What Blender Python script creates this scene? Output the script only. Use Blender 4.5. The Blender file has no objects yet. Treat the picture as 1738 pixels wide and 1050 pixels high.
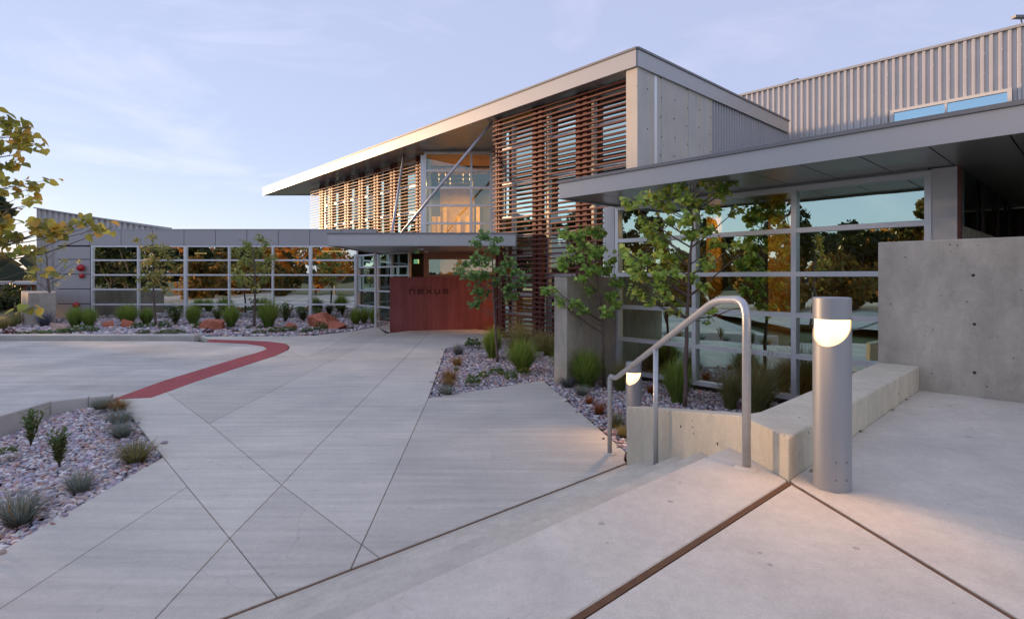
import bpy, bmesh, math, random
import numpy as np
from mathutils import Vector, Matrix

# ------------------------------------------------------------------ camera, sky, sun, exposure
sc = bpy.context.scene
F, CX, HY, W_PX = 930.0, 869.0, 470.0, 1738.0      # focal length, principal column, horizon row (photo pixels)
CAM_Z = 2.0
cam_d = bpy.data.cameras.new('camera'); cam = bpy.data.objects.new('camera', cam_d)
sc.collection.objects.link(cam); sc.camera = cam
cam.location = (0, 0, CAM_Z); cam.rotation_euler = (math.radians(90), 0, 0)
cam_d.sensor_width = 36.0; cam_d.lens = F / W_PX * 36.0
cam_d.shift_y = -(525.0 - HY) / W_PX
cam_d.clip_start = 0.05; cam_d.clip_end = 3000

SUN_EL, SUN_AZ = math.radians(5.0), math.radians(-62.0)     # azimuth from +Y, negative = to the left
sun_dir = Vector((math.sin(SUN_AZ) * math.cos(SUN_EL), math.cos(SUN_AZ) * math.cos(SUN_EL), math.sin(SUN_EL)))
world = bpy.data.worlds.new('World'); sc.world = world; world.use_nodes = True
wn, wl = world.node_tree.nodes, world.node_tree.links
wn.clear()
w_out = wn.new('ShaderNodeOutputWorld'); w_bg = wn.new('ShaderNodeBackground')
sky = wn.new('ShaderNodeTexSky'); sky.sky_type = 'NISHITA'; sky.sun_disc = False
sky.sun_elevation = SUN_EL; sky.sun_rotation = SUN_AZ
sky.altitude = 1300; sky.air_density = 1.0; sky.dust_density = 0.25; sky.ozone_density = 1.0
w_tc = wn.new('ShaderNodeTexCoord')
# thin high cloud: stretched noise over the sky direction
w_map = wn.new('ShaderNodeMapping'); w_map.inputs['Scale'].default_value = (2.2, 2.2, 8.0)
w_map.inputs['Rotation'].default_value = (0.12, 0.22, 0.5)
w_noise = wn.new('ShaderNodeTexNoise'); w_noise.inputs['Scale'].default_value = 1.5
w_noise.inputs['Detail'].default_value = 7; w_noise.inputs['Roughness'].default_value = 0.58
w_noise.inputs['Distortion'].default_value = 0.6
w_ramp = wn.new('ShaderNodeValToRGB')
w_ramp.color_ramp.elements[0].position = 0.50; w_ramp.color_ramp.elements[0].color = (0, 0, 0, 1)
w_ramp.color_ramp.elements[1].position = 0.80; w_ramp.color_ramp.elements[1].color = (0.30, 0.30, 0.30, 1)
w_mix = wn.new('ShaderNodeMix'); w_mix.data_type = 'RGBA'
w_tint = wn.new('ShaderNodeMix'); w_tint.data_type = 'RGBA'; w_tint.blend_type = 'MULTIPLY'
w_tint.inputs[0].default_value = 1.0; w_tint.inputs[7].default_value = (1.0, 0.985, 1.0, 1)
w_cloud = wn.new('ShaderNodeMix'); w_cloud.data_type = 'RGBA'; w_cloud.blend_type = 'MULTIPLY'
w_cloud.inputs[0].default_value = 1.0; w_cloud.inputs[7].default_value = (2.0, 1.62, 1.42, 1)
wl.new(w_tc.outputs['Generated'], w_map.inputs['Vector']); wl.new(w_map.outputs[0], w_noise.inputs['Vector'])
wl.new(w_noise.outputs['Fac'], w_ramp.inputs[0]); wl.new(w_ramp.outputs[0], w_mix.inputs[0])
w_veil = wn.new('ShaderNodeMix'); w_veil.data_type = 'RGBA'; w_veil.inputs[0].default_value = 0.84
w_veil.inputs[7].default_value = (1.20, 1.325, 1.90, 1)          # thin even veil of high haze over the whole sky
wl.new(sky.outputs[0], w_veil.inputs[6]); wl.new(w_veil.outputs[2], w_tint.inputs[6]); wl.new(w_tint.outputs[2], w_mix.inputs[6])
wl.new(w_tint.outputs[2], w_cloud.inputs[6]); wl.new(w_cloud.outputs[2], w_mix.inputs[7])
wl.new(w_mix.outputs[2], w_bg.inputs[0]); wl.new(w_bg.outputs[0], w_out.inputs[0])
w_bg.inputs[1].default_value = 0.15

sun_d = bpy.data.lights.new('sun', 'SUN'); sun = bpy.data.objects.new('sun', sun_d)
sc.collection.objects.link(sun)
sun_d.energy = 2.0; sun_d.angle = math.radians(3); sun_d.color = (1.0, 0.62, 0.34)
sun.rotation_euler = (-sun_dir).to_track_quat('-Z', 'Y').to_euler()

sc.view_settings.view_transform = 'Standard'; sc.view_settings.look = 'None'
sc.view_settings.exposure = 1.62; sc.view_settings.gamma = 1.0
sc.view_settings.use_curve_mapping = False
sc.render.engine = 'CYCLES'
sc.cycles.use_denoising = True
sc.cycles.max_bounces = 6; sc.cycles.diffuse_bounces = 3; sc.cycles.glossy_bounces = 4; sc.cycles.transparent_max_bounces = 10
sc.cycles.caustics_reflective = False; sc.cycles.caustics_refractive = False
sc.cycles.sample_clamp_indirect = 4.0

# ------------------------------------------------------------------ helpers
COL = sc.collection
R = random.Random(7)

def gp(px, py, z=0.0):
    """the point of the level plane z that the photograph shows at (px, py)"""
    Y = F * (CAM_Z - z) / (py - HY)
    return Vector(((px - CX) * Y / F, Y, z))
def at(px, py, Y):
    return Vector(((px - CX) * Y / F, Y, CAM_Z + (HY - py) * Y / F))
def zat(py, Y): return CAM_Z + (HY - py) * Y / F
def col(px, P, d):
    """where the vertical plane through pixel column px meets the plan line P + t d; returns (t, point)"""
    k = (px - CX) / F
    t = (k * P[1] - P[0]) / (d[0] - k * d[1])
    return t, Vector((P[0] + t * d[0], P[1] + t * d[1], 0))
A = Vector((-850, 930, 0)).normalized()      # long axis of the building, away to the left
B = Vector((930, 850, 0)).normalized()       # across it, away to the right
X = Vector((1, 0, 0)); Y_ = Vector((0, 1, 0)); Z = Vector((0, 0, 1))
def flat(p, z): return Vector((p[0], p[1], z))

def tag(o, label=None, cat=None, group=None, kind=None):
    if label: o['label'] = label
    if cat: o['category'] = cat
    if group: o['group'] = group
    if kind: o['kind'] = kind
    return o
def empty(name, loc=(0, 0, 0)):
    o = bpy.data.objects.new(name, None); o.location = loc; o.empty_display_size = 0.2
    COL.objects.link(o); return o
def wt(o):
    """world translation of an object in a chain without rotations"""
    t = Vector(o.location)
    if o.parent is not None: t += wt(o.parent) + o.matrix_parent_inverse.translation
    return t

class MB:
    """collects shapes; build() links them as one mesh object"""
    def __init__(s): s.v = []; s.f = []; s.c = []
    def add(s, vs, fs, c=None):
        n = len(s.v); s.v.extend([tuple(p) for p in vs]); s.f.extend([[i + n for i in f] for f in fs])
        if c is not None: s.c.extend([c] * len(vs))
        return s
    def prism(s, poly, z0, z1, c=None):
        n = len(poly)
        g0 = z0 if callable(z0) else (lambda p: z0)
        g1 = z1 if callable(z1) else (lambda p: z1)
        vs = [(p[0], p[1], g0(p)) for p in poly] + [(p[0], p[1], g1(p)) for p in poly]
        fs = [list(range(n))[::-1], list(range(n, 2 * n))] + [[i, (i + 1) % n, n + (i + 1) % n, n + i] for i in range(n)]
        return s.add(vs, fs, c)
    def slab(s, p, q, n, t, z0, z1, c=None):
        """upright slab from p to q in plan, thickness t along n"""
        n = Vector(n); p = Vector((p[0], p[1], 0)); q = Vector((q[0], q[1], 0))
        return s.prism([p, q, Vector(q) + n * t, Vector(p) + n * t], z0, z1, c)
    def box(s, c0, sx, sy, sz, rz=0.0, c=None):
        ca, sa = math.cos(rz), math.sin(rz)
        pts = [(-sx / 2, -sy / 2), (sx / 2, -sy / 2), (sx / 2, sy / 2), (-sx / 2, sy / 2)]
        return s.prism([(c0[0] + x * ca - y * sa, c0[1] + x * sa + y * ca) for x, y in pts], c0[2] - sz / 2, c0[2] + sz / 2, c)
    def bar(s, a, b, w, h, up=Z, c=None):
        a, b = Vector(a), Vector(b); d = (b - a).normalized()
        u = d.cross(Vector(up)).normalized(); v = u.cross(d).normalized()
        vs = [p + u * (i * w / 2) + v * (j * h / 2) for p in (a, b) for i, j in ((-1, -1), (1, -1), (1, 1), (-1, 1))]
        fs = [[3, 2, 1, 0], [4, 5, 6, 7]] + [[i, (i + 1) % 4, 4 + (i + 1) % 4, 4 + i] for i in range(4)]
        return s.add(vs, fs, c)
    def tube(s, path, rad, seg=12, c=None, cap=True):
        path = [Vector(p) for p in path]; n = len(path)
        rads = rad if isinstance(rad, (list, tuple)) else [rad] * n
        vs = []; ref = None
        for i, p in enumerate(path):
            d = (path[min(i + 1, n - 1)] - path[max(i - 1, 0)]).normalized()
            if ref is None:
                ref = Vector((0, 0, 1)) if abs(d.z) < 0.9 else Vector((1, 0, 0))
            u = (ref - d * ref.dot(d)).normalized(); w = d.cross(u); ref = u
            for k in range(seg):
                a = 2 * math.pi * k / seg
                vs.append(p + (u * math.cos(a) + w * math.sin(a)) * rads[i])
        fs = [[i * seg + k, i * seg + (k + 1) % seg, (i + 1) * seg + (k + 1) % seg, (i + 1) * seg + k] for i in range(n - 1) for k in range(seg)]
        if cap: fs += [list(range(seg))[::-1], [(n - 1) * seg + k for k in range(seg)]]
        return s.add(vs, fs, c)
    def lathe(s, c0, prof, seg=24, c=None):
        vs = [(c0[0] + r * math.cos(2 * math.pi * k / seg), c0[1] + r * math.sin(2 * math.pi * k / seg), c0[2] + z) for r, z in prof for k in range(seg)]
        n = len(prof)
        fs = [[i * seg + k, i * seg + (k + 1) % seg, (i + 1) * seg + (k + 1) % seg, (i + 1) * seg + k] for i in range(n - 1) for k in range(seg)]
        fs += [list(range(seg))[::-1], [(n - 1) * seg + k for k in range(seg)]]
        return s.add(vs, fs, c)
    def mesh(s, name, mat, smooth=False, recalc=True):
        me = bpy.data.meshes.new(name); me.from_pydata(s.v, [], s.f)
        if recalc:
            bm = bmesh.new(); bm.from_mesh(me); bmesh.ops.recalc_face_normals(bm, faces=bm.faces); bm.to_mesh(me); bm.free()
        if s.c and len(s.c) == len(s.v):
            at_ = me.color_attributes.new('Col', 'FLOAT_COLOR', 'POINT')
            at_.data.foreach_set('color', np.array([(c[0], c[1], c[2], 1.0) for c in s.c], dtype=np.float32).ravel())
        if mat: me.materials.append(mat)
        if smooth: me.polygons.foreach_set('use_smooth', [True] * len(me.polygons))
        me.update(); return me
    def build(s, name, mat, parent=None, smooth=False, bevel=0.0, loc=None, recalc=True, seg=2):
        me = s.mesh(name, mat, smooth, recalc)
        o = bpy.data.objects.new(name, me); COL.objects.link(o)
        if loc is not None: o.location = loc
        if bevel:
            m = o.modifiers.new('bevel', 'BEVEL'); m.width = bevel; m.segments = seg; m.limit_method = 'ANGLE'; m.angle_limit = math.radians(40)
        if parent is not None:
            o.parent = parent
            o.matrix_parent_inverse = Matrix.Translation(-wt(parent)) if loc is None else Matrix()
        return o
def link_mesh(name, me, parent=None, loc=(0, 0, 0), rot=(0, 0, 0), sca=(1, 1, 1)):
    o = bpy.data.objects.new(name, me); COL.objects.link(o)
    o.location = loc; o.rotation_euler = rot; o.scale = sca
    if parent is not None: o.parent = parent
    return o

# ------------------------------------------------------------------ materials
def new_mat(name):
    m = bpy.data.materials.new(name); m.use_nodes = True
    nt = m.node_tree; b = nt.nodes['Principled BSDF']
    return m, nt, b
def N(nt, kind, **kw):
    n = nt.nodes.new(kind)
    for k, v in kw.items():
        if k.startswith('i_'): n.inputs[k[2:]].default_value = v
        else: setattr(n, k, v)
    return n
def plain(name, c, rough=0.6, metal=0.0, var=0.08, scale=3.0, bump=0.0, bscale=40.0, spec=0.5):
    m, nt, b = new_mat(name); L = nt.links.new
    tc = N(nt, 'ShaderNodeTexCoord'); no = N(nt, 'ShaderNodeTexNoise'); no.inputs['Scale'].default_value = scale; no.inputs['Detail'].default_value = 6
    L(tc.outputs['Object'], no.inputs['Vector'])
    mx = N(nt, 'ShaderNodeMix', data_type='RGBA'); L(no.outputs['Fac'], mx.inputs[0])
    mx.inputs[6].default_value = (*[x * (1 - var) for x in c], 1); mx.inputs[7].default_value = (*[min(1, x * (1 + var)) for x in c], 1)
    L(mx.outputs[2], b.inputs['Base Color'])
    b.inputs['Roughness'].default_value = rough; b.inputs['Metallic'].default_value = metal; b.inputs['Specular IOR Level'].default_value = spec
    if bump:
        n2 = N(nt, 'ShaderNodeTexNoise'); n2.inputs['Scale'].default_value = bscale; n2.inputs['Detail'].default_value = 4
        L(tc.outputs['Object'], n2.inputs['Vector'])
        bp = N(nt, 'ShaderNodeBump'); bp.inputs['Strength'].default_value = bump; bp.inputs['Distance'].default_value = 0.01
        L(n2.outputs['Fac'], bp.inputs['Height']); L(bp.outputs[0], b.inputs['Normal'])
    return m
def concrete(name, c, stretch=(1, 1, 1), streak=0.10, stain=0.10, pores=0.0, pscale=28.0, rough=0.82, fine=0.06, bump=0.15, warm=(1.0, 0.97, 0.92), sscale=2.2, tone=0.0, by_streak=False, grain=0.0, crack=0.0):
    """cast or broomed concrete: stretched streaks, cloudy stains, fine grain, optional bug holes"""
    m, nt, b = new_mat(name); L = nt.links.new
    tc = N(nt, 'ShaderNodeTexCoord'); mp = N(nt, 'ShaderNodeMapping'); mp.inputs['Scale'].default_value = stretch
    L(tc.outputs['Object'], mp.inputs['Vector'])
    n1 = N(nt, 'ShaderNodeTexNoise'); n1.inputs['Scale'].default_value = sscale; n1.inputs['Detail'].default_value = 8; n1.inputs['Roughness'].default_value = 0.65
    L(mp.outputs[0], n1.inputs['Vector'])
    n2 = N(nt, 'ShaderNodeTexNoise'); n2.inputs['Scale'].default_value = 0.55; n2.inputs['Detail'].default_value = 6; n2.inputs['Roughness'].default_value = 0.6
    L(tc.outputs['Object'], n2.inputs['Vector'])
    n3 = N(nt, 'ShaderNodeTexNoise'); n3.inputs['Scale'].default_value = 90.0; n3.inputs['Detail'].default_value = 3
    L(tc.outputs['Object'], n3.inputs['Vector'])
    def rng(src, lo, hi, a, bb):
        r = N(nt, 'ShaderNodeMapRange'); r.inputs[1].default_value = lo; r.inputs[2].default_value = hi; r.inputs[3].default_value = a; r.inputs[4].default_value = bb
        L(src, r.inputs[0]); return r.outputs[0]
    def mul(x, y):
        k = N(nt, 'ShaderNodeMath', operation='MULTIPLY'); L(x, k.inputs[0]); L(y, k.inputs[1]); return k.outputs[0]
    v = mul(rng(n1.outputs['Fac'], 0.3, 0.7, 1 - streak, 1 + streak), rng(n2.outputs['Fac'], 0.3, 0.7, 1 - stain, 1 + stain))
    v = mul(v, rng(n3.outputs['Fac'], 0.3, 0.7, 1 - fine, 1 + fine))
    hgt = n3.outputs['Fac']
    if grain:
        n5 = N(nt, 'ShaderNodeTexNoise'); n5.inputs['Scale'].default_value = 17.0; n5.inputs['Detail'].default_value = 5; n5.inputs['Roughness'].default_value = 0.75
        L(tc.outputs['Object'], n5.inputs['Vector']); v = mul(v, rng(n5.outputs['Fac'], 0.3, 0.7, 1 - grain, 1 + grain))
    if crack:
        # sparse hairline cracks, broken up by a large noise
        n6 = N(nt, 'ShaderNodeTexNoise'); n6.inputs['Scale'].default_value = 2.5; n6.inputs['Detail'].default_value = 5; L(tc.outputs['Object'], n6.inputs['Vector'])
        ad = N(nt, 'ShaderNodeMix', data_type='RGBA', blend_type='ADD'); ad.inputs[0].default_value = 0.35; L(tc.outputs['Object'], ad.inputs[6]); L(n6.outputs['Color'], ad.inputs[7])
        vc = N(nt, 'ShaderNodeTexVoronoi', feature='DISTANCE_TO_EDGE'); vc.inputs['Scale'].default_value = 0.42; L(ad.outputs[2], vc.inputs['Vector'])
        hl = rng(vc.outputs['Distance'], 0.0, 0.004, 1.0, 0.0)
        n7 = N(nt, 'ShaderNodeTexNoise'); n7.inputs['Scale'].default_value = 0.6; L(tc.outputs['Object'], n7.inputs['Vector'])
        v = mul(v, rng(mul(hl, rng(n7.outputs['Fac'], .50, .60, 0, 1)), 0, 1, 1, 1 - crack))
    if tone:
        oi = N(nt, 'ShaderNodeObjectInfo'); v = mul(v, rng(oi.outputs['Random'], 0, 1, 1 - tone, 1 + tone))
    if pores:
        vo = N(nt, 'ShaderNodeTexVoronoi'); vo.inputs['Scale'].default_value = pscale; L(tc.outputs['Object'], vo.inputs['Vector'])
        n4 = N(nt, 'ShaderNodeTexNoise'); n4.inputs['Scale'].default_value = 5.0; L(tc.outputs['Object'], n4.inputs['Vector'])
        thr = rng(n4.outputs['Fac'], 0.45, 0.7, 0.02, 0.20)
        lt = N(nt, 'ShaderNodeMath', operation='LESS_THAN'); L(vo.outputs['Distance'], lt.inputs[0]); L(thr, lt.inputs[1])
        cell = N(nt, 'ShaderNodeSeparateColor'); L(vo.outputs['Color'], cell.inputs[0])
        gt = N(nt, 'ShaderNodeMath', operation='GREATER_THAN'); L(cell.outputs[0], gt.inputs[0]); gt.inputs[1].default_value = 0.62
        pm = mul(lt.outputs[0], gt.outputs[0])
        v = mul(v, rng(pm, 0, 1, 1.0, 1.0 - pores))
    cm = N(nt, 'ShaderNodeMix', data_type='RGBA'); cm.inputs[6].default_value = (*c, 1)
    cm.inputs[7].default_value = (c[0] * warm[0], c[1] * warm[1], c[2] * warm[2], 1); L(rng(n1.outputs['Fac'], .45, .75, 0, 1) if by_streak else n2.outputs['Fac'], cm.inputs[0])
    vm = N(nt, 'ShaderNodeVectorMath', operation='SCALE'); L(cm.outputs[2], vm.inputs[0]); L(v, vm.inputs['Scale'])
    L(vm.outputs[0], b.inputs['Base Color']); b.inputs['Roughness'].default_value = rough; b.inputs['Specular IOR Level'].default_value = 0.3
    bp = N(nt, 'ShaderNodeBump'); bp.inputs['Strength'].default_value = bump; bp.inputs['Distance'].default_value = 0.006
    L(hgt, bp.inputs['Height']); L(bp.outputs[0], b.inputs['Normal'])
    return m
def vcol(name, rough=0.6, trans=0.0, spec=0.3, bump=0.0):
    """colour from the mesh's own colour attribute (leaf, blade and stone colours)"""
    m, nt, b = new_mat(name); L = nt.links.new
    a = N(nt, 'ShaderNodeAttribute', attribute_name='Col')
    L(a.outputs['Color'], b.inputs['Base Color']); b.inputs['Roughness'].default_value = rough; b.inputs['Specular IOR Level'].default_value = spec
    if trans:
        t = N(nt, 'ShaderNodeBsdfTranslucent'); L(a.outputs['Color'], t.inputs[0])
        mx = N(nt, 'ShaderNodeMixShader'); mx.inputs[0].default_value = trans
        L(b.outputs[0], mx.inputs[1]); L(t.outputs[0], mx.inputs[2]); L(mx.outputs[0], nt.nodes['Material Output'].inputs[0])
    if bump:
        tc = N(nt, 'ShaderNodeTexCoord'); n2 = N(nt, 'ShaderNodeTexNoise'); n2.inputs['Scale'].default_value = 60
        L(tc.outputs['Object'], n2.inputs['Vector']); bp = N(nt, 'ShaderNodeBump'); bp.inputs['Strength'].default_value = bump; bp.inputs['Distance'].default_value = 0.01
        L(n2.outputs['Fac'], bp.inputs['Height']); L(bp.outputs[0], b.inputs['Normal'])
    return m
def glass(name, tint=(0.42, 0.5, 0.46), refl=(0.74, 0.97, 0.86), base=0.30, wob=0.0035):
    """coated float glass: mirror share rising towards grazing, tinted see-through, slight roller wave"""
    m, nt, b = new_mat(name); L = nt.links.new
    nt.nodes.remove(b); out = nt.nodes['Material Output']
    g = N(nt, 'ShaderNodeBsdfGlossy'); g.inputs['Color'].default_value = (*refl, 1); g.inputs['Roughness'].default_value = 0.0
    t = N(nt, 'ShaderNodeBsdfTransparent'); t.inputs['Color'].default_value = (*tint, 1)
    fr = N(nt, 'ShaderNodeFresnel'); fr.inputs['IOR'].default_value = 1.5
    mr = N(nt, 'ShaderNodeMapRange'); mr.inputs[1].default_value = 0; mr.inputs[2].default_value = 1; mr.inputs[3].default_value = base; mr.inputs[4].default_value = 1.0
    L(fr.outputs[0], mr.inputs[0])
    tc = N(nt, 'ShaderNodeTexCoord'); no = N(nt, 'ShaderNodeTexNoise'); no.inputs['Scale'].default_value = 0.9; no.inputs['Detail'].default_value = 1.5
    L(tc.outputs['Object'], no.inputs['Vector'])
    bp = N(nt, 'ShaderNodeBump'); bp.inputs['Strength'].default_value = 1.0; bp.inputs['Distance'].default_value = wob
    L(no.outputs['Fac'], bp.inputs['Height']); L(bp.outputs[0], g.inputs['Normal'])
    mx = N(nt, 'ShaderNodeMixShader'); L(mr.outputs[0], mx.inputs[0]); L(t.outputs[0], mx.inputs[1]); L(g.outputs[0], mx.inputs[2])
    L(mx.outputs[0], out.inputs[0])
    return m
def emis(name, c, s):
    m, nt, b = new_mat(name)
    b.inputs['Base Color'].default_value = (0.9, 0.85, 0.75, 1); b.inputs['Emission Color'].default_value = (*c, 1); b.inputs['Emission Strength'].default_value = s
    return m

M = {}
M['paving'] = concrete('broomed paving concrete', (0.63, 0.60, 0.52), stretch=(0.35, 5.5, 1), streak=0.13, stain=0.15, bump=0.10, sscale=1.6, warm=(1.04, 0.985, 0.92), pores=0.12, pscale=7, tone=.06, grain=.07, crack=.16)
M['landing'] = concrete('landing concrete', (0.63, 0.59, 0.505), stretch=(1.6, 1.6, 1), streak=0.09, stain=0.11, bump=0.14, warm=(1.05, 0.98, 0.91), pores=0.3, pscale=9, tone=.04, grain=.08, crack=.10)
M['step'] = concrete('step concrete', (0.62, 0.585, 0.49), stretch=(2, 2, 2), streak=0.10, stain=0.10, bump=0.14, tone=.08, grain=.07)
M['drive'] = concrete('driveway concrete', (0.59, 0.565, 0.50), stretch=(0.3, 4.5, 1), streak=0.15, stain=0.24, grain=.06, crack=.2, bump=0.1, sscale=1.1)
M['kerb'] = concrete('kerb concrete', (0.60, 0.57, 0.51), stretch=(1, 1, 1), streak=0.08, stain=0.1)
M['cheek'] = concrete('bench concrete', (0.64, 0.585, 0.47), stretch=(3, 3, 1.0), streak=0.10, stain=0.10, pores=0.85, pscale=17, bump=0.2, warm=(1.0, 0.96, 0.85), grain=.07)
M['cast'] = concrete('cast concrete wall', (0.46, 0.415, 0.345), stretch=(2.0, 2.0, 1.0), streak=0.20, stain=0.22, grain=.06, pores=0.6, pscale=20, bump=0.2, warm=(0.97, 0.95, 0.9))
M['boardcast'] = concrete('board formed concrete', (0.62, 0.59, 0.53), stretch=(2.4, 2.4, 0.10), streak=0.26, stain=0.08, pores=0.4, pscale=9, bump=0.2, warm=(0.72, 0.62, 0.48), by_streak=True)
M['red_concrete'] = concrete('red pigmented concrete', (0.27, 0.080, 0.072), stretch=(2.5, 2.5, 0.15), streak=0.22, stain=0.18, pores=0.3, pscale=10, bump=0.15, warm=(0.9, 1.0, 1.05))
M['hole'] = plain('tie hole', (0.05, 0.047, 0.043), 0.9)
M['hole_red'] = plain('tie hole in red concrete', (0.10, 0.018, 0.015), 0.9)
M['joint'] = plain('joint shadow', (0.10, 0.085, 0.075), 0.95)
M['fibre'] = plain('brown fibre joint filler', (0.17, 0.085, 0.04), 0.95, var=0.35, scale=18, bump=0.6, bscale=90)
M['tactile'] = plain('red tactile paving', (0.44, 0.092, 0.09), 0.75, var=0.28, scale=4)
M['fascia'] = plain('painted metal fascia', (0.46, 0.46, 0.45), 0.42, 0.25, var=0.03, scale=0.7)
M['fascia_edge'] = plain('fascia drip edge', (0.22, 0.22, 0.22), 0.5, 0.3)
M['soffit'] = plain('grey metal soffit panel', (0.36, 0.36, 0.345), 0.28, 0.35, var=0.05, scale=0.5)
M['panel'] = plain('grey composite cladding panel', (0.45, 0.44, 0.44), 0.45, 0.15, var=0.035, scale=0.6)
M['panel_gap'] = plain('cladding joint', (0.05, 0.05, 0.05), 0.9)
M['alu'] = plain('anodised aluminium frame', (0.80, 0.81, 0.82), 0.38, 0.35, var=0.03)
M['white_metal'] = plain('white painted metal', (0.70, 0.69, 0.66), 0.5, 0.0, var=0.03)
M['corr'] = plain('galvanised corrugated metal', (0.60, 0.575, 0.55), 0.45, 0.35, var=0.10, scale=1.3)
M['corr_grey'] = plain('grey corrugated metal', (0.42, 0.42, 0.43), 0.45, 0.35, var=0.06, scale=1.3)
M['louver'] = plain('oxide red painted steel', (0.14, 0.035, 0.023), 0.5, 0.1, var=0.12, scale=2.0)
M['copper'] = plain('brown copper panel', (0.40, 0.19, 0.11), 0.45, 0.35, var=0.10, scale=1.2)
M['strut'] = plain('grey painted steel rod', (0.50, 0.50, 0.55), 0.4, 0.4)
M['galv'] = plain('galvanised handrail steel', (0.52, 0.53, 0.53), 0.36, 0.55, var=0.14, scale=22, bump=0.05, bscale=60)
M['bollard'] = plain('silver painted bollard', (0.36, 0.37, 0.375), 0.42, 0.35, var=0.04, scale=4)
M['dark_steel'] = plain('dark brown steel', (0.06, 0.03, 0.025), 0.5, 0.2)
M['roof'] = plain('grey roof membrane', (0.30, 0.30, 0.30), 0.9)
M['glass'] = glass('blue green coated glass', base=0.60)
M['glass_wing'] = glass('mirror coated wing glass', tint=(0.35, 0.4, 0.36), refl=(0.90, 0.97, 0.90), base=0.78)
M['glass_clear'] = glass('clear bay glass', tint=(0.75, 0.76, 0.70), base=0.16, wob=0.004)
M['glass_dim'] = glass('dim entrance glass', tint=(0.45, 0.46, 0.42), base=0.16)
M['warm_wood'] = plain('honey coloured maple panelling', (0.60, 0.34, 0.06), 0.5, var=0.2, scale=2.5)
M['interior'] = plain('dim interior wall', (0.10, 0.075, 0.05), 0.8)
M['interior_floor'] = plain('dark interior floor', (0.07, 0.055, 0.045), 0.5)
M['white_paint'] = plain('white interior paint', (0.75, 0.73, 0.68), 0.6)
M['lamp_in'] = emis('lit interior lamp', (1.0, 0.62, 0.25), 1.3)
def lens_mat(name, z0, z1):
    """lit diffuser, brightest next to the lamp at its top"""
    m, nt, b = new_mat(name); L = nt.links.new
    tc = N(nt, 'ShaderNodeTexCoord'); sp = N(nt, 'ShaderNodeSeparateXYZ'); L(tc.outputs['Object'], sp.inputs[0])
    r_ = N(nt, 'ShaderNodeMapRange'); r_.inputs[1].default_value = z0; r_.inputs[2].default_value = z1; r_.inputs[3].default_value = 0.38; r_.inputs[4].default_value = 1.5; L(sp.outputs[2], r_.inputs[0])
    b.inputs['Base Color'].default_value = (.8, .75, .65, 1); b.inputs['Emission Color'].default_value = (1.0, .58, .22, 1); L(r_.outputs[0], b.inputs['Emission Strength'])
    return m
M['exit'] = emis('green exit sign', (0.10, 0.75, 0.30), 0.12)
M['red_gloss'] = plain('glossy red enamel', (0.50, 0.008, 0.015), 0.12, 0.0, var=0.02, spec=0.7)
M['leaf'] = vcol('leaf', 0.45, 0.45, 0.4)
M['blade'] = vcol('grass blade', 0.55, 0.42, 0.25)
M['stone'] = vcol('river stone', 0.55, 0.0, 0.4, bump=0.15)
M['boulder'] = concrete('red sandstone', (0.48, 0.15, 0.085), stretch=(2, 2, 5), streak=0.25, stain=0.25, bump=0.5, warm=(1.1, 1.25, 1.3))
M['boulder_tan'] = concrete('pale sandstone', (0.55, 0.40, 0.32), stretch=(2, 2, 5), streak=0.15, stain=0.15, bump=0.5)
M['bark'] = plain('smooth grey brown bark', (0.15, 0.105, 0.085), 0.8, var=0.3, scale=14, bump=0.5, bscale=50)
M['bark_pale'] = plain('pale bark', (0.45, 0.40, 0.34), 0.8, var=0.3, scale=6)
M['soil'] = plain('dark gravel bed floor', (0.14, 0.12, 0.115), 0.95, var=0.4, scale=30)
M['letters'] = plain('dark cut lettering', (0.06, 0.012, 0.010), 0.8)

# ------------------------------------------------------------------ ground sheets
def sheet(name, poly, z, mat, kind='structure', parent=None):
    m = MB(); m.add([(p[0], p[1], z) for p in poly], [list(range(len(poly)))])
    o = m.build(name, mat, parent)
    if parent is None: tag(o, kind=kind)
    return o
def inset(poly, d):
    """shrink a simple polygon by d (mitred)"""
    P = [Vector((p[0], p[1], 0)) for p in poly]; n = len(P)
    area = sum(P[i].x * P[(i + 1) % n].y - P[(i + 1) % n].x * P[i].y for i in range(n))
    sg = 1 if area > 0 else -1; out = []
    for i in range(n):
        a, b, c = P[i - 1], P[i], P[(i + 1) % n]
        n1 = Vector((-(b - a).y, (b - a).x, 0)).normalized() * sg; n2 = Vector((-(c - b).y, (c - b).x, 0)).normalized() * sg
        k = 1 + n1.dot(n2)
        out.append(b + (n1 + n2) * (d / max(k, 0.25)))
    return out
def slab_piece(name, poly, z0, z1, mat, parent, gap=0.004, bev=0.004):
    return MB().prism(inset(poly, gap), z0, z1).build(name, mat, parent, bevel=bev, seg=1)

M['lawn'] = plain('dry evening lawn', (0.09, 0.105, 0.035), 0.95, var=0.45, scale=0.6)
M['asphalt'] = plain('worn street asphalt', (0.13, 0.13, 0.135), 0.9, var=0.15, scale=1.5)
terrain = sheet('terrain', [(-900, -900), (900, -900), (900, 1200), (-900, 1200)], -0.42, M['lawn'])

# hierarchy roots of the paving
e1 = gp(277, 775); e2 = gp(0, 935)
base = sheet('pavement', [e1 + (e2 - e1).normalized() * 9.5, e1, gp(201, 677), gp(258, 673), gp(470, 580), gp(350, 574), gp(350, 570), gp(500, 566), gp(700, 553), gp(860, 553), gp(1000, 700), gp(1075, 792), (-4.5, -1.2, 0)], -0.05, M['joint'])

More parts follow.
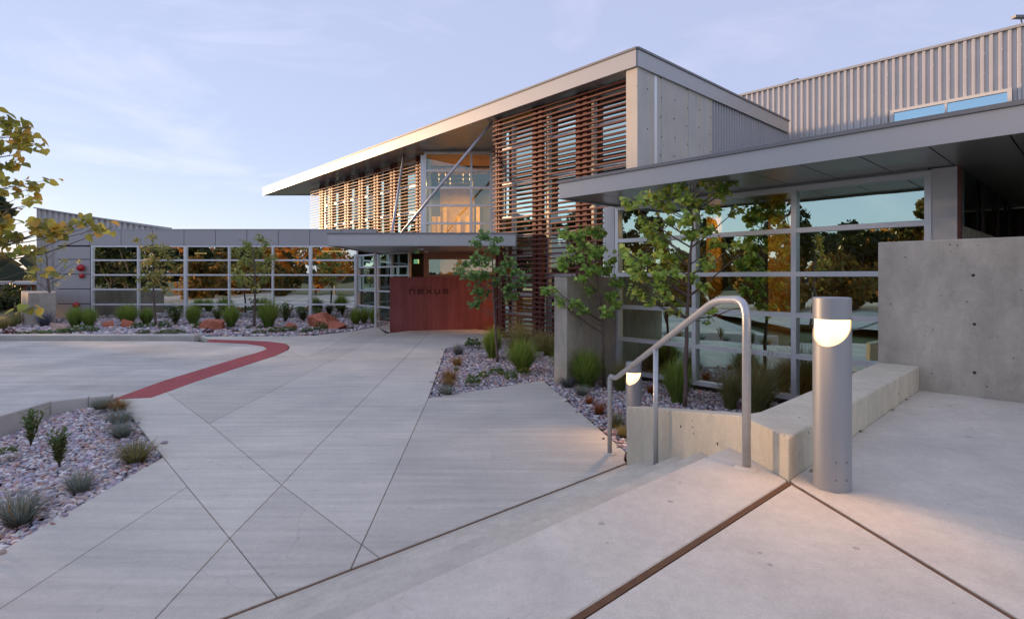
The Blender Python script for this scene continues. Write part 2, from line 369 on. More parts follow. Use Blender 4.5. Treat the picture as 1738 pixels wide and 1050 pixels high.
# plaza slabs, cut where the photograph shows saw cuts
e1, e2 = gp(277, 775), gp(0, 935)
pl_far = e1 + (e2 - e1).normalized() * 9.5                      # lower edge of the near left bed, run out of frame
j4a, j4b = gp(318, 825), gp(0, 1032); j4_far = j4a + (j4b - j4a).normalized() * 8.5
x1 = gp(390, 912); b_end = gp(467, 1008); e_end = gp(262, 1050); e_far = x1 + (e_end - x1).normalized() * 3.2
E_ = gp(1063, 785); jd = -B                                     # foot of the steps
def on_foot(p, q):
    """where the line p->q meets the joint at the foot of the steps"""
    d = (q - p); k = jd
    den = d.x * k.y - d.y * k.x
    t = ((E_.x - p.x) * k.y - (E_.y - p.y) * k.x) / den
    return p + d * t
x2 = gp(478, 822); x3 = gp(614, 923)
fb = on_foot(x1, b_end); fe = on_foot(x1, e_end); fa = on_foot(x2, x3); fc = on_foot(gp(727, 675), x3)
bedA, bedB, bedC = gp(727, 675), gp(757, 590), gp(922, 645)
bedD = gp(1062, 766)
w_l, w_r = gp(662, 562), gp(838, 557.5)                          # red wall foot
slabs = [
    [e1, j4a, j4_far, pl_far],
    [j4a, x1, fe, j4_far + (fe - j4_far) * 0.35, j4_far],
    [x1, fb, fe],
    [gp(200, 677), gp(256, 674.5), gp(283, 665), gp(355, 718), x2, x1, j4a, e1],
    [x1, x2, x3, fc, fb],
    [x3, fa, fc],
    [x3, bedA, bedC, bedD, E_ + Vector((0.0, 0.12, 0)), E_, fa],
    [x2, gp(536, 760), gp(699, 595), gp(733, 559), gp(790, 556), gp(852, 564), gp(815, 579), bedB, bedA, x3],
    [gp(355, 718), gp(536, 625), gp(598, 594), gp(655, 566), gp(733, 556), gp(733, 559), gp(699, 595), gp(536, 760), x2],
    [gp(283, 665), gp(327, 649), gp(403, 624), gp(466, 604), gp(489, 593.5), gp(522, 606), gp(598, 567), gp(655, 566), gp(598, 594), gp(536, 625), gp(355, 718)],
    [gp(489, 593.5), gp(492, 588), gp(487, 583), gp(533, 569), gp(598, 562), gp(640, 554), gp(655, 566), gp(598, 567), gp(522, 606)],
    [gp(487, 583), gp(454, 579), gp(405, 577), gp(357, 575.5), gp(330, 570.5), gp(440, 570.5), gp(533, 569)],
]
for s in slabs: slab_piece('paving_slab', s, -0.12, 0.0, M['paving'], base)

# driveway: dips below the kerbs, meets the tactile strip flush
tac_out = [gp(*p) for p in ((256, 674), (327, 648.5), (403, 623.5), (466, 603.5), (488, 592.5), (491, 587.5), (482, 582), (454, 579), (405, 577), (357, 575.4))]
tac_in = [gp(*p) for p in ((193, 674), (277, 644), (340, 625), (403, 606), (441, 595.5), (453, 590.5), (447, 586), (419, 581.8), (385, 580), (349, 578.8))]
zt = -0.02
dm = MB()
far_k = [gp(349, 578.8), gp(300, 577), gp(200, 577), gp(0, 577), gp(-400, 577)]
near_k = [gp(160, 679), gp(86, 686), gp(0, 711), gp(-160, 765), gp(-420, 860)]
vs = [flat(p, -0.03) for p in tac_in + far_k[1:] + [Vector((-45, 8, 0)), Vector((-30, 2.4, 0)), near_k[4], near_k[3], near_k[2], near_k[1], near_k[0]]]
dm.add(vs, [list(range(len(vs)))])
drive = tag(dm.build('driveway', M['drive']), kind='structure')
bm = bmesh.new(); bm.from_mesh(drive.data); bmesh.ops.triangulate(bm, faces=bm.faces); bm.to_mesh(drive.data); bm.free()
sheet('street', [(-120, -24), (120, -24), (120, -31), (-120, -31)], -0.36, M['asphalt'])
sheet('parking_lot', [(-70, -17), (6, -17), (6, -7.5), (-5.2, -7.5), (-5.2, -1.5), (-12, 2.2), (-29, 2.3), (-45, 8), (-70, 9)], -0.05, M['drive'])

# tactile strip: panels with rows of raised ribs
tact = empty('tactile_strip', tac_out[0]); tag(tact, 'red ribbed tactile paving strip curving between driveway and plaza', 'tactile strip')
def along(path, n):
    seg = [(path[i + 1] - path[i]).length for i in range(len(path) - 1)]; tot = sum(seg); out = []
    for k in range(n + 1):
        s = tot * k / n; i = 0
        while i < len(seg) - 1 and s > seg[i]: s -= seg[i]; i += 1
        out.append(path[i].lerp(path[i + 1], min(1, s / seg[i])))
    return out
NT = 26
oo, ii = along(tac_out, NT * 5), along(tac_in, NT * 5)
def zz(p, w): return -0.004 - 0.018 * w
for k in range(NT):
    t = MB(); a, b = k * 5, k * 5 + 5
    ring = [(oo[i], 0.0) for i in range(a, b + 1)] + [(ii[i], 1.0) for i in range(b, a - 1, -1)]
    cen = sum((p for p, _ in ring), Vector()) / len(ring)
    pts = [(cen + (p - cen) * 0.992, w) for p, w in ring]
    n = len(pts)
    vs = [(p.x, p.y, zz(p, w)) for p, w in pts] + [(p.x, p.y, -0.1) for p, w in pts]
    t.add(vs, [list(range(n)), list(range(n, 2 * n))[::-1]] + [[i, (i + 1) % n, n + (i + 1) % n, n + i] for i in range(n)])
    tile = t.build('tile', M['tactile'], tact)
    rb = MB()
    for i in range(a, b):
        for w in range(10):
            u = (w + 0.5) / 10
            c = oo[i].lerp(ii[i], u); c2 = oo[i + 1].lerp(ii[i + 1], u); c = c.lerp(c2, 0.5)
            L1 = (c2 - oo[i].lerp(ii[i], u)).length
            zc = zz(c, u); r0 = min(0.019, L1 * 0.32)
            d = (c2 - c).normalized(); e = Vector((-d.y, d.x, 0))
            rb.add([c + (d * math.cos(q) + e * math.sin(q)) * r0 + Z * zc for q in (0.785, 2.356, 3.927, 5.498)] + [c + (d * math.cos(q) + e * math.sin(q)) * r0 * 0.6 + Z * (zc + 0.007) for q in (0.785, 2.356, 3.927, 5.498)],
                   [[4, 5, 6, 7]] + [[i2, (i2 + 1) % 4, 4 + (i2 + 1) % 4, 4 + i2] for i2 in range(4)])
    o = rb.build('dome_field', M['tactile'], tile, recalc=False); tag(o, kind='stuff')

# kerbs
def kerb(name, path, w, z0, z1, label):
    """mitred kerb along a plan path, width w to the left of travel"""
    P = [flat(p, 0) for p in path]; n = len(P); off = []
    for i in range(n):
        d = (P[min(i + 1, n - 1)] - P[max(i - 1, 0)]).normalized(); off.append(P[i] + Vector((-d.y, d.x, 0)) * w)
    root = empty(name, path[0]); tag(root, label, 'kerb')
    for i in range(n - 1):
        L = (P[i + 1] - P[i]).length; k = max(1, int(L / 3.0))
        for q in range(k):
            u0, u1 = q / k, (q + 1) / k
            poly = [P[i].lerp(P[i + 1], u0), P[i].lerp(P[i + 1], u1), off[i].lerp(off[i + 1], u1), off[i].lerp(off[i + 1], u0)]
            MB().prism(inset(poly, 0.003), z0, z1).build('kerb_stone', M['kerb'], root, bevel=0.015)
    return root
kerb('kerb', [gp(330, 573.5), gp(200, 573.5), gp(0, 573.5), gp(-300, 573.5)], -0.45, -0.3, 0.09, 'long pale concrete kerb along the far gravel bed by the driveway')
kerb('kerb', [gp(188, 677), gp(150, 680), gp(86, 687), gp(0, 713), gp(-160, 768), gp(-420, 864)], -0.2, -0.45, 0.06, 'curved pale kerb round the near left gravel bed')

# ------------------------------------------------------------------ landing, steps, cheek wall, bench
LZ = 0.8
C_ = gp(1339, 815, LZ); C_.z = 0
N0 = gp(1242, 754.6, LZ); N0.z = 0
Nk = [N0.lerp(E_, k / 5) for k in range(6)]
steps = empty('concrete_steps', Nk[5] - B * 2); tag(steps, 'flight of broad pale concrete steps down to the plaza', 'steps')
RUN = 9.0
for k in range(5):
    z = LZ - 0.16 * k
    if k == 0: continue
    back = Nk[k - 1] - (Nk[k] - Nk[k - 1]).normalized() * 0.02
    poly = [Nk[k], Nk[k] - B * RUN, back - B * RUN, back]
    MB().prism(poly, -0.4, z).build('tread', M['step'], steps, bevel=0.012)
ex = Nk[5] + (Nk[4] - Nk[5]).normalized() * 0.035
MB().prism([ex, ex - B * RUN, Nk[4] - B * RUN, Nk[4]], -0.4, 0.0).build('bottom_slab', M['step'], steps, bevel=0.004)
f0 = Nk[5] + (Nk[4] - Nk[5]).normalized() * 0.006
MB().prism([f0, f0 - B * RUN, f0 - B * RUN + (Nk[4] - Nk[5]).normalized() * 0.026, f0 + (Nk[4] - Nk[5]).normalized() * 0.026], -0.2, -0.006).build('joint_filler', M['fibre'], steps)

# landing slabs
land = sheet('landing', [N0 + Vector((0, .0, 0)), C_, C_ + B * 9, C_ + B * 9 - A * 8, C_ - A * 8 - B * 10, N0 - B * 9], LZ - 0.09, M['joint'])
jw = 0.013
d2 = (gp(1725, 1050, LZ) - gp(1343, 819, LZ)); d2.z = 0; d2.normalize()
C2 = gp(1342, 818, LZ); C2.z = 0
n1 = Vector((-B.y, B.x, 0)); n2 = Vector((-d2.y, d2.x, 0))       # n1 points away-left of the first joint, n2 right-away of the second
MB().prism([N0, N0 - B * RUN, C_ - B * RUN + n1 * jw * .8, C_ + n1 * jw * .8], LZ - 0.5, LZ).build('landing_slab', M['landing'], land, bevel=0.012)
tip = C2 + (d2 - B).normalized() * 0.035
MB().prism([tip, tip - B * 7, tip - B * 4 + d2 * 7, tip + d2 * 7], LZ - 0.3, LZ).build('landing_slab', M['landing'], land, bevel=0.004, seg=1)
jl = C2 + d2 * 0.33
jr = gp(1738, 919, LZ); jr.z = 0
dj = (jr - gp(1450, 838, LZ)); dj.z = 0; dj.normalize()
j0 = gp(1430, 832.4, LZ); j0.z = 0
# cross the thin joint line with the second joint
def cross2(p, d, q, e):
    den = d.x * e.y - d.y * e.x
    t = ((q.x - p.x) * e.y - (q.y - p.y) * e.x) / den
    return p + d * t
jx = C2 + n2 * jw; dj = (jr - jx).normalized()
bend = gp(1560, 662, LZ); bend.z = 0
BE = (bend - C_).normalized()
s0 = C2 + n2 * jw
crack0 = gp(1455, 733, LZ); crack0.z = 0; crack1 = gp(1738, 758, LZ); crack1.z = 0
ck = (crack1 - crack0).normalized(); ckb = cross2(crack0, ck, C_, BE)
slab_piece('landing_slab', [jx, jx + d2 * 7, jx + d2 * 7 + dj * 12, jx + dj * 12], LZ - 0.3, LZ, M['landing'], land, gap=0.002)
slab_piece('landing_slab', [C2 + n2 * jw, C2 + n2 * jw + dj * 12, ckb + ck * 12, ckb, C_ + BE * .02], LZ - 0.3, LZ, M['landing'], land, gap=0.0015)
slab_piece('landing_slab', [ckb, ckb + ck * 12, bend - A * 6 + B * 4, bend + B * 3, bend], LZ - 0.3, LZ, M['landing'], land, gap=0.0015)
MB().prism([C_ + n1 * jw, C_ - B * 7 + n1 * jw, C_ - B * 7 - n1 * 0.02, C_ - n1 * 0.02], LZ - 0.2, LZ - 0.010).build('joint_filler', M['fibre'], land)
MB().prism([C2 + n2 * (jw - .001), C2 + n2 * (jw - .001) + d2 * 7, C2 - n2 * .012 + d2 * 7, C2 - n2 * .012], LZ - 0.2, LZ - 0.008).build('joint_filler', M['fibre'], land)

# cheek wall that falls with the steps
cd = (E_ - C_); cl = cd.length; cdn = cd.normalized(); cn = Vector((cdn.y, -cdn.x, 0))   # cn to the bed side
def ctop(s): return 1.055 if s < 0.19 else 1.055 + (0.603 - 1.055) * (s - 0.19) / 0.81
CT = 0.22
bn = Vector((-BE.y, BE.x, 0)); BW = 0.37
crs = C_ + cd * 0.19
bk = cross2(C_ + bn * BW, BE, C_ + cn * CT, cdn)               # inner corner where bench and cheek meet
chain = [(E_, .603), (crs, 1.055), (C_, 1.055), (bend, 1.055), (bend + bn * BW, 1.055), (bk, 1.055), (crs + cn * CT if (bk - C_).dot(cdn) < .3 * cl else bk + cdn * .02, 1.055), (E_ + cn * CT, .603)]
if (bk - C_).dot(cdn) > (crs - C_).dot(cdn): chain[6] = (bk + cdn * .03, ctop(((bk - C_).dot(cdn) + .03) / cl))
nc = len(chain)
cm = MB()
cm.add([flat(p, -0.3) for p, z in chain] + [flat(p, z) for p, z in chain],
       [[i, (i + 1) % nc, nc + (i + 1) % nc, nc + i] for i in range(nc)] + [[nc + 0, nc + 1, nc + 6, nc + 7], [nc + 1, nc + 2, nc + 5, nc + 6], [nc + 2, nc + 3, nc + 4, nc + 5]])
cheek = empty('bench_wall', E_); tag(cheek, 'pale pitted concrete bench wall that slopes down beside the steps', 'wall')
cm.build('wall_body', M['cheek'], cheek, bevel=0.012)
for (s, dz) in ((0.30, -0.22), (0.52, -0.13)):
    h = MB(); p = C_ + cd * s - cn * 0.0015; zc = ctop(s) + dz
    h.add([p + (cdn * math.cos(a) + Z * math.sin(a)) * 0.012 + Z * zc for a in [k * math.pi / 5 for k in range(10)]], [list(range(10))])
    h.build('tie_hole', M['hole'], cheek)
BL = (bend - C_).length

# tall cast wall on the right
W0 = bend
tW, Wl = col(1490, W0, A)
wall_r = empty('concrete_wall', W0); tag(wall_r, 'tall grey cast concrete wall panel at the right of the landing', 'wall')
WR = W0 - A * 5.5
MB().slab(Wl, WR, B, 0.28, -0.3, 2.386).build('wall_body', M['cast'], wall_r, bevel=0.012)
for px, py in ((1652, 467), (1654, 550), (1654, 632), (1733, 492), (1720, 608), (1536, 436)):
    t, p = col(px, W0, A); zc = zat(py, p.y)
    r = 0.015 if px in (1652, 1654) else 0.006
    h = MB(); q = p - B * 0.0015
    h.add([q + (A * math.cos(a) + Z * math.sin(a)) * r + Z * zc for a in [k * math.pi / 6 for k in range(12)]], [list(range(12))])
    h.build('tie_hole', M['hole'], wall_r)

# ------------------------------------------------------------------ the building
bld = empty('office_building', (0, 24, 0)); tag(bld, 'modern office building with rust louvers, glass walls, grey roofs and corrugated metal', 'building')
def grp(name, loc=None, parent=bld):
    o = empty(name, (0, 0, 0)); o.parent = parent
    o.matrix_parent_inverse = Matrix.Translation(-wt(parent)); return o

def curtain(name, P, d, n_out, ts, zs, mat_g, mw=0.06, md=0.10, skip=(), thick=(), mat_f=None, hw=None):
    """curtain wall along the plan line P + t d: panes and frame bars; n_out points to the viewer"""
    g = grp(name); d = Vector(d); n_out = Vector(n_out); fm = mat_f or M['alu']; hw = hw or mw
    for i in range(len(ts) - 1):
        for j in range(len(zs) - 1):
            if (i, j) in skip: continue
            a, b = P + d * (ts[i] + mw * 0.3), P + d * (ts[i + 1] - mw * 0.3)
            a, b = flat(a, 0) - n_out * 0.02, flat(b, 0) - n_out * 0.02
            # panes are never dead flat to each other: a fraction of a degree of tilt each
            tl = (R.random() - .5) * 0.006; tz = (R.random() - .5) * 0.004
            pm = MB()
            pm.add([a + Z * (zs[j] + hw * .3) + n_out * (tl + tz), b + Z * (zs[j] + hw * .3) + n_out * (-tl + tz), b + Z * (zs[j + 1] - hw * .3) + n_out * (-tl - tz), a + Z * (zs[j + 1] - hw * .3) + n_out * (tl - tz)], [[0, 1, 2, 3]])
            pm.build('pane', mat_g, g)
    for i, t in enumerate(ts):
        w = mw * (1.8 if i in thick else 1.0)
        p = P + d * t
        MB().prism([p - d * w / 2 + n_out * md * .45, p + d * w / 2 + n_out * md * .45, p + d * w / 2 - n_out * md * .55, p - d * w / 2 - n_out * md * .55], zs[0] - hw / 2, zs[-1] + hw / 2).build('mullion', fm, g)
    for j, z in enumerate(zs):
        for i in range(len(ts) - 1):
            a, b = P + d * (ts[i] + mw * .5), P + d * (ts[i + 1] - mw * .5)
            MB().prism([a + n_out * (md * .45 - .004), b + n_out * (md * .45 - .004), b - n_out * md * .5, a - n_out * md * .5], z - hw / 2, z + hw / 2).build('transom', fm, g)
    return g

def corrugated(name, P, d, length, z0, ztop, pitch, dep, n_out, mat, parent=bld):
    """trapezoid ribbed sheet; ztop may be a function of t"""
    zt_ = ztop if callable(ztop) else (lambda t: ztop)
    prof = []; t = 0.0
    while t < length:
        for u, q in ((0, 0), (0.42, 0), (0.54, 1), (0.86, 1)):
            tt = t + u * pitch
            if tt < length: prof.append((tt, q * dep))
        t += pitch
    prof.append((length, 0))
    m = MB(); n_out = Vector(n_out)
    vs = []
    for tt, q in prof:
        p = P + Vector(d) * tt + n_out * q
        vs += [flat(p, z0), flat(p, zt_(tt))]
    m.add(vs, [[2 * i, 2 * i + 2, 2 * i + 3, 2 * i + 1] for i in range(len(prof) - 1)])
    return m.build(name, mat, parent)

# ---- left wing
YW = 2 * F / (541 - HY)
xw = lambda px: (px - CX) * YW / F
P0 = Vector((0, YW, 0))
ZP = zat(390.5, YW); ZG = zat(418, YW)
tsL = [xw(p) for p in (157, 235, 315, 389, 463, 527, 606)]
zsL = [zat(p, YW) for p in (541, 516.5, 491, 466.5, 441.5, 418)]
curtain('curtain_wall', P0, X, -Y_, tsL, zsL, M['glass_wing'], mw=0.075, md=0.12, thick=(2, 5))
lw = grp('cladding')
joints = [153 + 53.3 * k for k in range(-1, 9)]
xs_p = [xw(96)] + [xw(j) for j in joints[1:]] + [xw(640)]
for i in range(len(xs_p) - 1):
    MB().slab((xs_p[i] + .012, YW - 0.03), (xs_p[i + 1] - .012, YW - 0.03), Y_, 0.06, ZG + 0.05, ZP).build('cladding_panel', M['panel'], lw)
for a, b in ((541, 515.5), (515, 490.5), (490, 465.5), (465, 440.5), (440, 418.5)):
    MB().slab((xw(96), YW - 0.03), (xw(153.5), YW - 0.03), Y_, 0.06, zat(a, YW) + 0.01, zat(b, YW) - 0.01).build('cladding_panel', M['panel'], lw)
MB().slab((xw(96), YW + 0.045), (xw(155), YW + 0.045), Y_, 0.1, -0.2, ZP - .02).slab((xw(155), YW + 0.13), (xw(640), YW + 0.13), Y_, 0.1, ZG + .02, ZP - .02).build('backing_wall', M['panel_gap'], lw)
MB().slab((xw(95), YW - 0.05), (xw(640), YW - 0.05), Y_, 0.25, ZP + 0.002, ZP + 0.05).build('parapet_cap', M['fascia'], lw)
MB().slab((xw(96), YW + 0.02), (xw(96), YW + 16), X, 0.06, -0.2, ZP).build('side_wall', M['panel'], lw)
MB().prism([(xw(96) + .07, YW + .16), (-5, YW + .16), (-5, YW + 16), (xw(96) + .07, YW + 16)], ZP - 0.25, ZP - 0.2).build('flat_roof', M['roof'], bld)
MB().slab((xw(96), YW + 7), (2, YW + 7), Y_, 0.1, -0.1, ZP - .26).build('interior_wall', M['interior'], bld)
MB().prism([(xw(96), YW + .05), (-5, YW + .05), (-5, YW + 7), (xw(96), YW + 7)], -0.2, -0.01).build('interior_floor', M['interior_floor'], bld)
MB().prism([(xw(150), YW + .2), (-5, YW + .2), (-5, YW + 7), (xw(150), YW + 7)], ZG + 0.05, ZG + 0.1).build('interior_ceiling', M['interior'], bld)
for px, yy in ((568, 2.4), (330, 5.0)):
    MB().box((xw(px) * (YW + yy) / YW, YW + yy, ZG - 0.12), 1.3, 0.18, 0.06).build('ceiling_lamp', M['lamp_in'], bld)
# sloping corrugated volume behind the left end
Yc = 30.5
xc = lambda px: (px - CX) * Yc / F
corrugated('corrugated_wall', Vector((xc(62), Yc, 0)), X, xc(330) - xc(62), -0.2, lambda t: zat(354, Yc) + (zat(391, Yc) - zat(354, Yc)) * t / (xc(296) - xc(62)), 0.32, 0.09, -Y_, M['corr'])
MB().bar(Vector((xc(61), Yc - .05, zat(353, Yc))), Vector((xc(330), Yc - .05, zat(396, Yc))), 0.25, 0.06).build('roof_edge', M['fascia'], bld)
MB().slab((xc(62), Yc + .01), (xc(62), Yc + 12), X, 0.1, -0.2, zat(354, Yc)).build('side_wall', M['corr_grey'], bld)
# concrete upstand in front of the left corner
cb = gp(48, 554); cb2 = gp(95, 552)
upst = empty('concrete_wall', cb); tag(upst, 'short grey concrete wall at the far left end of the building', 'wall')
MB().prism([cb, cb2, at(95, 500, 25.6), at(36, 500, 25.6), at(37.5, 500, cb.y + .9)], -0.2, zat(497, cb.y)).build('wall_body', M['cast'], upst, bevel=0.02)

# ---- entrance glazing (runs along the building axis), red wall, copper bay
EG = Vector((xw(609), YW, 0))
tb, eb = col(662, EG, -A)
te = [0.0, col(642, EG, -A)[0], tb + 0.15, tb + 1.6]
zsE = [0.0, zat(517.7, YW), zat(492.5, YW), zat(467.5, YW), 2.45, 3.02]
curtain('curtain_wall', EG, -A, -B, te, zsE, M['glass_dim'], mw=0.07, md=0.12)
pc = EG - B * 0.12 - X * 0.02
MB().lathe((pc.x, pc.y, 0), [(0.0, 0.42), (0.09, 0.62), (0.09, 3.05)], 14).build('column', M['white_metal'], bld, smooth=False)
pp = gp(637.5, 555)
MB().lathe((pp.x, pp.y, 0), [(0.05, -0.05), (0.05, 3.02)], 10).build('column', M['white_metal'], bld)
# exit sign inside the entrance glass
ep = col(650, EG, -A)[1] + B * 1.6
MB().slab(ep, ep - A * 0.36, B, 0.06, 2.62, 2.82).build('exit_sign', M['exit'], bld)
slab_piece('paving_slab', [gp(641, 554), w_l + Y_ * .05, w_r + Y_ * .25, Vector((-.6, 23.3, 0)), Vector((-3.6, 23.3, 0)), eb], -0.12, -0.002, M['paving'], base)
redw = empty('red_wall', w_l); tag(redw, 'dark red concrete sign wall with cut lettering in front of the entrance', 'sign wall')
rd = (w_r - w_l); RL = rd.length; rdn = rd.normalized(); rn = Vector((rdn.y, -rdn.x, 0))     # towards the viewer
RH = 2.0
MB().slab(w_l, w_r, -rn, 0.25, -0.2, RH).build('wall_body', M['red_concrete'], redw, bevel=0.01)
def rw(px): return col(px, w_l, rdn)
for k in range(10):
    for r_, py in enumerate((484.5, 502, 520, 538, 557)):
        px = 666 + 18.6 * k
        if px > 835 or (r_ == 0 and k == 1): continue
        t, p = rw(px); h = MB(); q = p + rn * 0.0015; zc = zat(py, p.y)
        if zc < 0.03: zc = 0.05
        h.add([q + (rdn * math.cos(a) + Z * math.sin(a)) * 0.017 + Z * zc for a in [j * math.pi / 4 for j in range(8)]], [list(range(8))])
        h.build('tie_hole', M['hole_red'], redw)
# lettering: squared lower case built from strokes, and the small line above
t0, p0_ = rw(694.6); t1, _ = rw(765.2)
zb, zt2 = zat(499.0, p0_.y), zat(490.6, p0_.y)
LH = zt2 - zb; SW = LH * 0.24
adv = (t1 - t0) / 5.0; lwid = adv * 0.70
strokes = {
    'n': [((0, 0), (0, 1)), ((0, 1), (1, 1)), ((1, 1), (1, 0))],
    'e': [((1, 0), (0, 0)), ((0, 0), (0, 1)), ((0, 1), (1, 1)), ((1, 1), (1, .5)), ((1, .5), (0, .5))],
    'x': [((0, 0), (.42, .5)), ((.42, .5), (0, 1)), ((1, 0), (.58, .5)), ((.58, .5), (1, 1)), ((.4, .5), (.6, .5))],
    'u': [((0, 1), (0, 0)), ((0, 0), (1, 0)), ((1, 0), (1, 1))],
    's': [((1, 1), (0, 1)), ((0, 1), (0, .5)), ((0, .5), (1, .5)), ((1, .5), (1, 0)), ((1, 0), (0, 0))],
}
for k, ch in enumerate('nexus'):
    lm = MB(); o0 = t0 + adv * k + SW * .5
    for (ax, az), (bx, bz) in strokes[ch]:
        a = w_l + rdn * (o0 + ax * (lwid - SW)) + Z * (zb + SW / 2 + az * (LH - SW)) + rn * 0.004
        b = w_l + rdn * (o0 + bx * (lwid - SW)) + Z * (zb + SW / 2 + bz * (LH - SW)) + rn * 0.004
        e_ = (b - a).normalized() * SW * 0.45
        lm.bar(a - e_, b + e_, SW, 0.010, up=rn)
    lm.build('letter', M['letters'], redw, recalc=True)
fc_ = bpy.data.curves.new('small_lettering', 'FONT'); fc_.body = 'ARCHITECTURAL'; fc_.size = 0.075; fc_.space_character = 1.62; fc_.extrude = 0.004
fo = bpy.data.objects.new('small_lettering', fc_); COL.objects.link(fo); fc_.materials.append(M['letters'])
fo.parent = redw; fo.matrix_parent_inverse = Matrix.Translation(-wt(redw))
fp = w_l + rdn * (t0 + 0.01) + rn * 0.004 + Z * zat(489.4, p0_.y)
fo.location = fp; fo.rotation_euler = (math.radians(90), 0, math.atan2(rdn.y, rdn.x))

# ---- bay (upper clear glass, copper box below)
YB = 23.4
xb = lambda px: (px - CX) * YB / F
PB = Vector((0, YB, 0))
tsB = [xb(p) for p in (722, 800, 833)]
zsB = [zat(p, YB) for p in (408, 379, 349, 319, 290, 260)]
curtain('curtain_wall', PB, X, -Y_, tsB, zsB, M['glass_clear'], mw=0.09, md=0.14)
MB().slab((xb(714), YB - .02), (xb(720.5), YB - .02), Y_, 0.2, 3.1, 7.2).build('corner_post', M['alu'], bld)
MB().slab((xb(834.5), YB - .02), (xb(841), YB - .02), Y_, 0.2, 3.1, 7.2).build('corner_post', M['alu'], bld)
MB().slab((xb(714), YB - .01), (xb(842), YB - .01), Y_, 0.2, zat(259, YB) + .05, 7.5).build('bay_header', M['soffit'], bld)
cop = grp('copper_bay')
def pane_rect(name, Yv, pa, pb, ya, yb, mat, par, th=0.02):
    return MB().slab(((pa - CX) * Yv / F, Yv), ((pb - CX) * Yv / F, Yv), Y_, th, zat(yb, Yv), zat(ya, Yv)).build(name, mat, par)
YBc = YB - 0.15
pane_rect('frame_panel', YBc, 719, 727, 428, 478, M['copper'], cop, 0.2)
pane_rect('frame_panel', YBc, 727.2, 842, 428, 440, M['copper'], cop, 0.2)
pane_rect('frame_panel', YBc, 727.2, 842, 466, 478, M['copper'], cop, 0.2)
pane_rect('pane', YBc + .08, 727, 842, 440, 466, M['glass_clear'], cop)
MB().slab((xb(718), YB + .06), (xb(842), YB + .06), Y_, 0.05, 0, 1.9).build('lower_wall', M['interior'], bld)
# bay interior: honey panelling, floor and hanging lamps
inn = grp('bay_interior')
MB().slab((-3.75, YB + 5.2), (1.5, YB + 5.2), Y_, 0.1, -0.1, 8.0).build('back_wall', M['warm_wood'], inn)
for i, px in enumerate((722, 733, 741, 752, 775, 790, 808, 822)):
    x = (px - CX) * (YB + 4.6) / F
    MB().slab((x, YB + 4.6), (x + 0.20, YB + 4.6), Y_, 0.25, 3.9, 5.1 + (0.5 if i % 3 == 0 else 0)).build('wood_post', M['warm_wood'], inn)
MB().prism([(-3.75, YB + .15), (1.5, YB + .15), (1.5, YB + 5.2), (-3.75, YB + 5.2)], 3.6, 3.8).build('floor', M['warm_wood'], inn)
MB().prism([(-3.75, YB + .2), (1.5, YB + .2), (1.5, YB + 5.2), (-3.75, YB + 5.2)], 7.25, 7.35).build('ceiling', M['warm_wood'], inn)
for k in range(4):
    y = YB + 1.0 + k * 1.1
    mt = MB().bar((-3.7, y, 6.9), (1.2, y, 6.9), 0.08, 0.08).bar((-3.7, y, 6.45), (1.2, y, 6.45), 0.08, 0.08)
    for q in range(8): mt.bar((-3.7 + .6 * q, y, 6.9 if q % 2 else 6.45), (-3.1 + .6 * q, y, 6.45 if q % 2 else 6.9), 0.04, 0.04)
    mt.build('truss', M['dark_steel'], inn)
for px, py in ((745, 300), (756, 300), (764, 303), (786, 300), (797, 298)):
    x = (px - CX) * (YB + 2.6) / F
    MB().lathe((x, YB + 2.6, zat(py + 10, YB + 2.6)), [(0.012, 0), (0.012, 0.42)], 8).build('pendant_lamp', M['lamp_in'], inn)
def in_lamp(name, loc, e, sx, sy, c=(1.0, 0.68, 0.22), parent=bld):
    d = bpy.data.lights.new(name, 'AREA'); d.shape = 'RECTANGLE'; d.size = sx; d.size_y = sy; d.energy = e; d.color = c
    o = bpy.data.objects.new(name, d); COL.objects.link(o); o.parent = parent
    o.matrix_parent_inverse = Matrix.Translation(-wt(parent)); o.location = loc; return o
in_lamp('ceiling_lamp', (-2.4, YB + 2.6, 6.35), 85, 3.2, 2.0)
in_lamp('ceiling_lamp', (-2.4, YB + 2.6, 3.4), 45, 3.2, 2.0, c=(1.0, 0.42, 0.10))

# ---- entrance canopy
ZC0, ZC1 = 3.02, 3.41
YF_ = 17.5
xf = lambda px: (px - CX) * YF_ / F
LV = gp(848, 570); LV.z = 0                          # foot of the first louver post
cpol = [Vector((xf(558), YF_, 0)), Vector((xf(875), YF_ - 0.05, 0)), LV - B * 0.14 - A * 0.45, LV - B * 0.14 + A * 0.75, Vector((-0.95, YB - .2, 0)), Vector((xf(558), 25.6, 0))]
can = grp('entrance_canopy')
MB().prism(inset(cpol, 0.03), ZC0 + 0.03, ZC1 - .05).build('deck', M['soffit'], can)
def fascia_run(pts, z0, z1, t, par, lip=0.05):
    """fascia boards outside the given plan path (outside = right of travel)"""
    for i in range(len(pts) - 1):
        a, b = flat(pts[i], 0), flat(pts[i + 1], 0); d = (b - a).normalized(); n = Vector((d.y, -d.x, 0))
        MB().prism([a, b, b + n * t + d * 0.0, a + n * t], z0, z1 - lip).build('fascia', M['fascia'], par)
        MB().prism([a - d * .02, b + d * .02, b + d * .02 + n * (t + .03), a - d * .02 + n * (t + .03)], z1 - lip + .002, z1).build('drip_edge', M['fascia_edge'], par)
        MB().prism([a, b, b + n * (t + .012), a + n * (t + .012)], z0 - .03, z0 - .002).build('fascia_lip', M['fascia'], par)
fascia_run([cpol[0], cpol[1], cpol[2]], ZC0, ZC1, 0.03, can)
fascia_run([cpol[5], cpol[0]], ZC0, ZC1, 0.03, can)
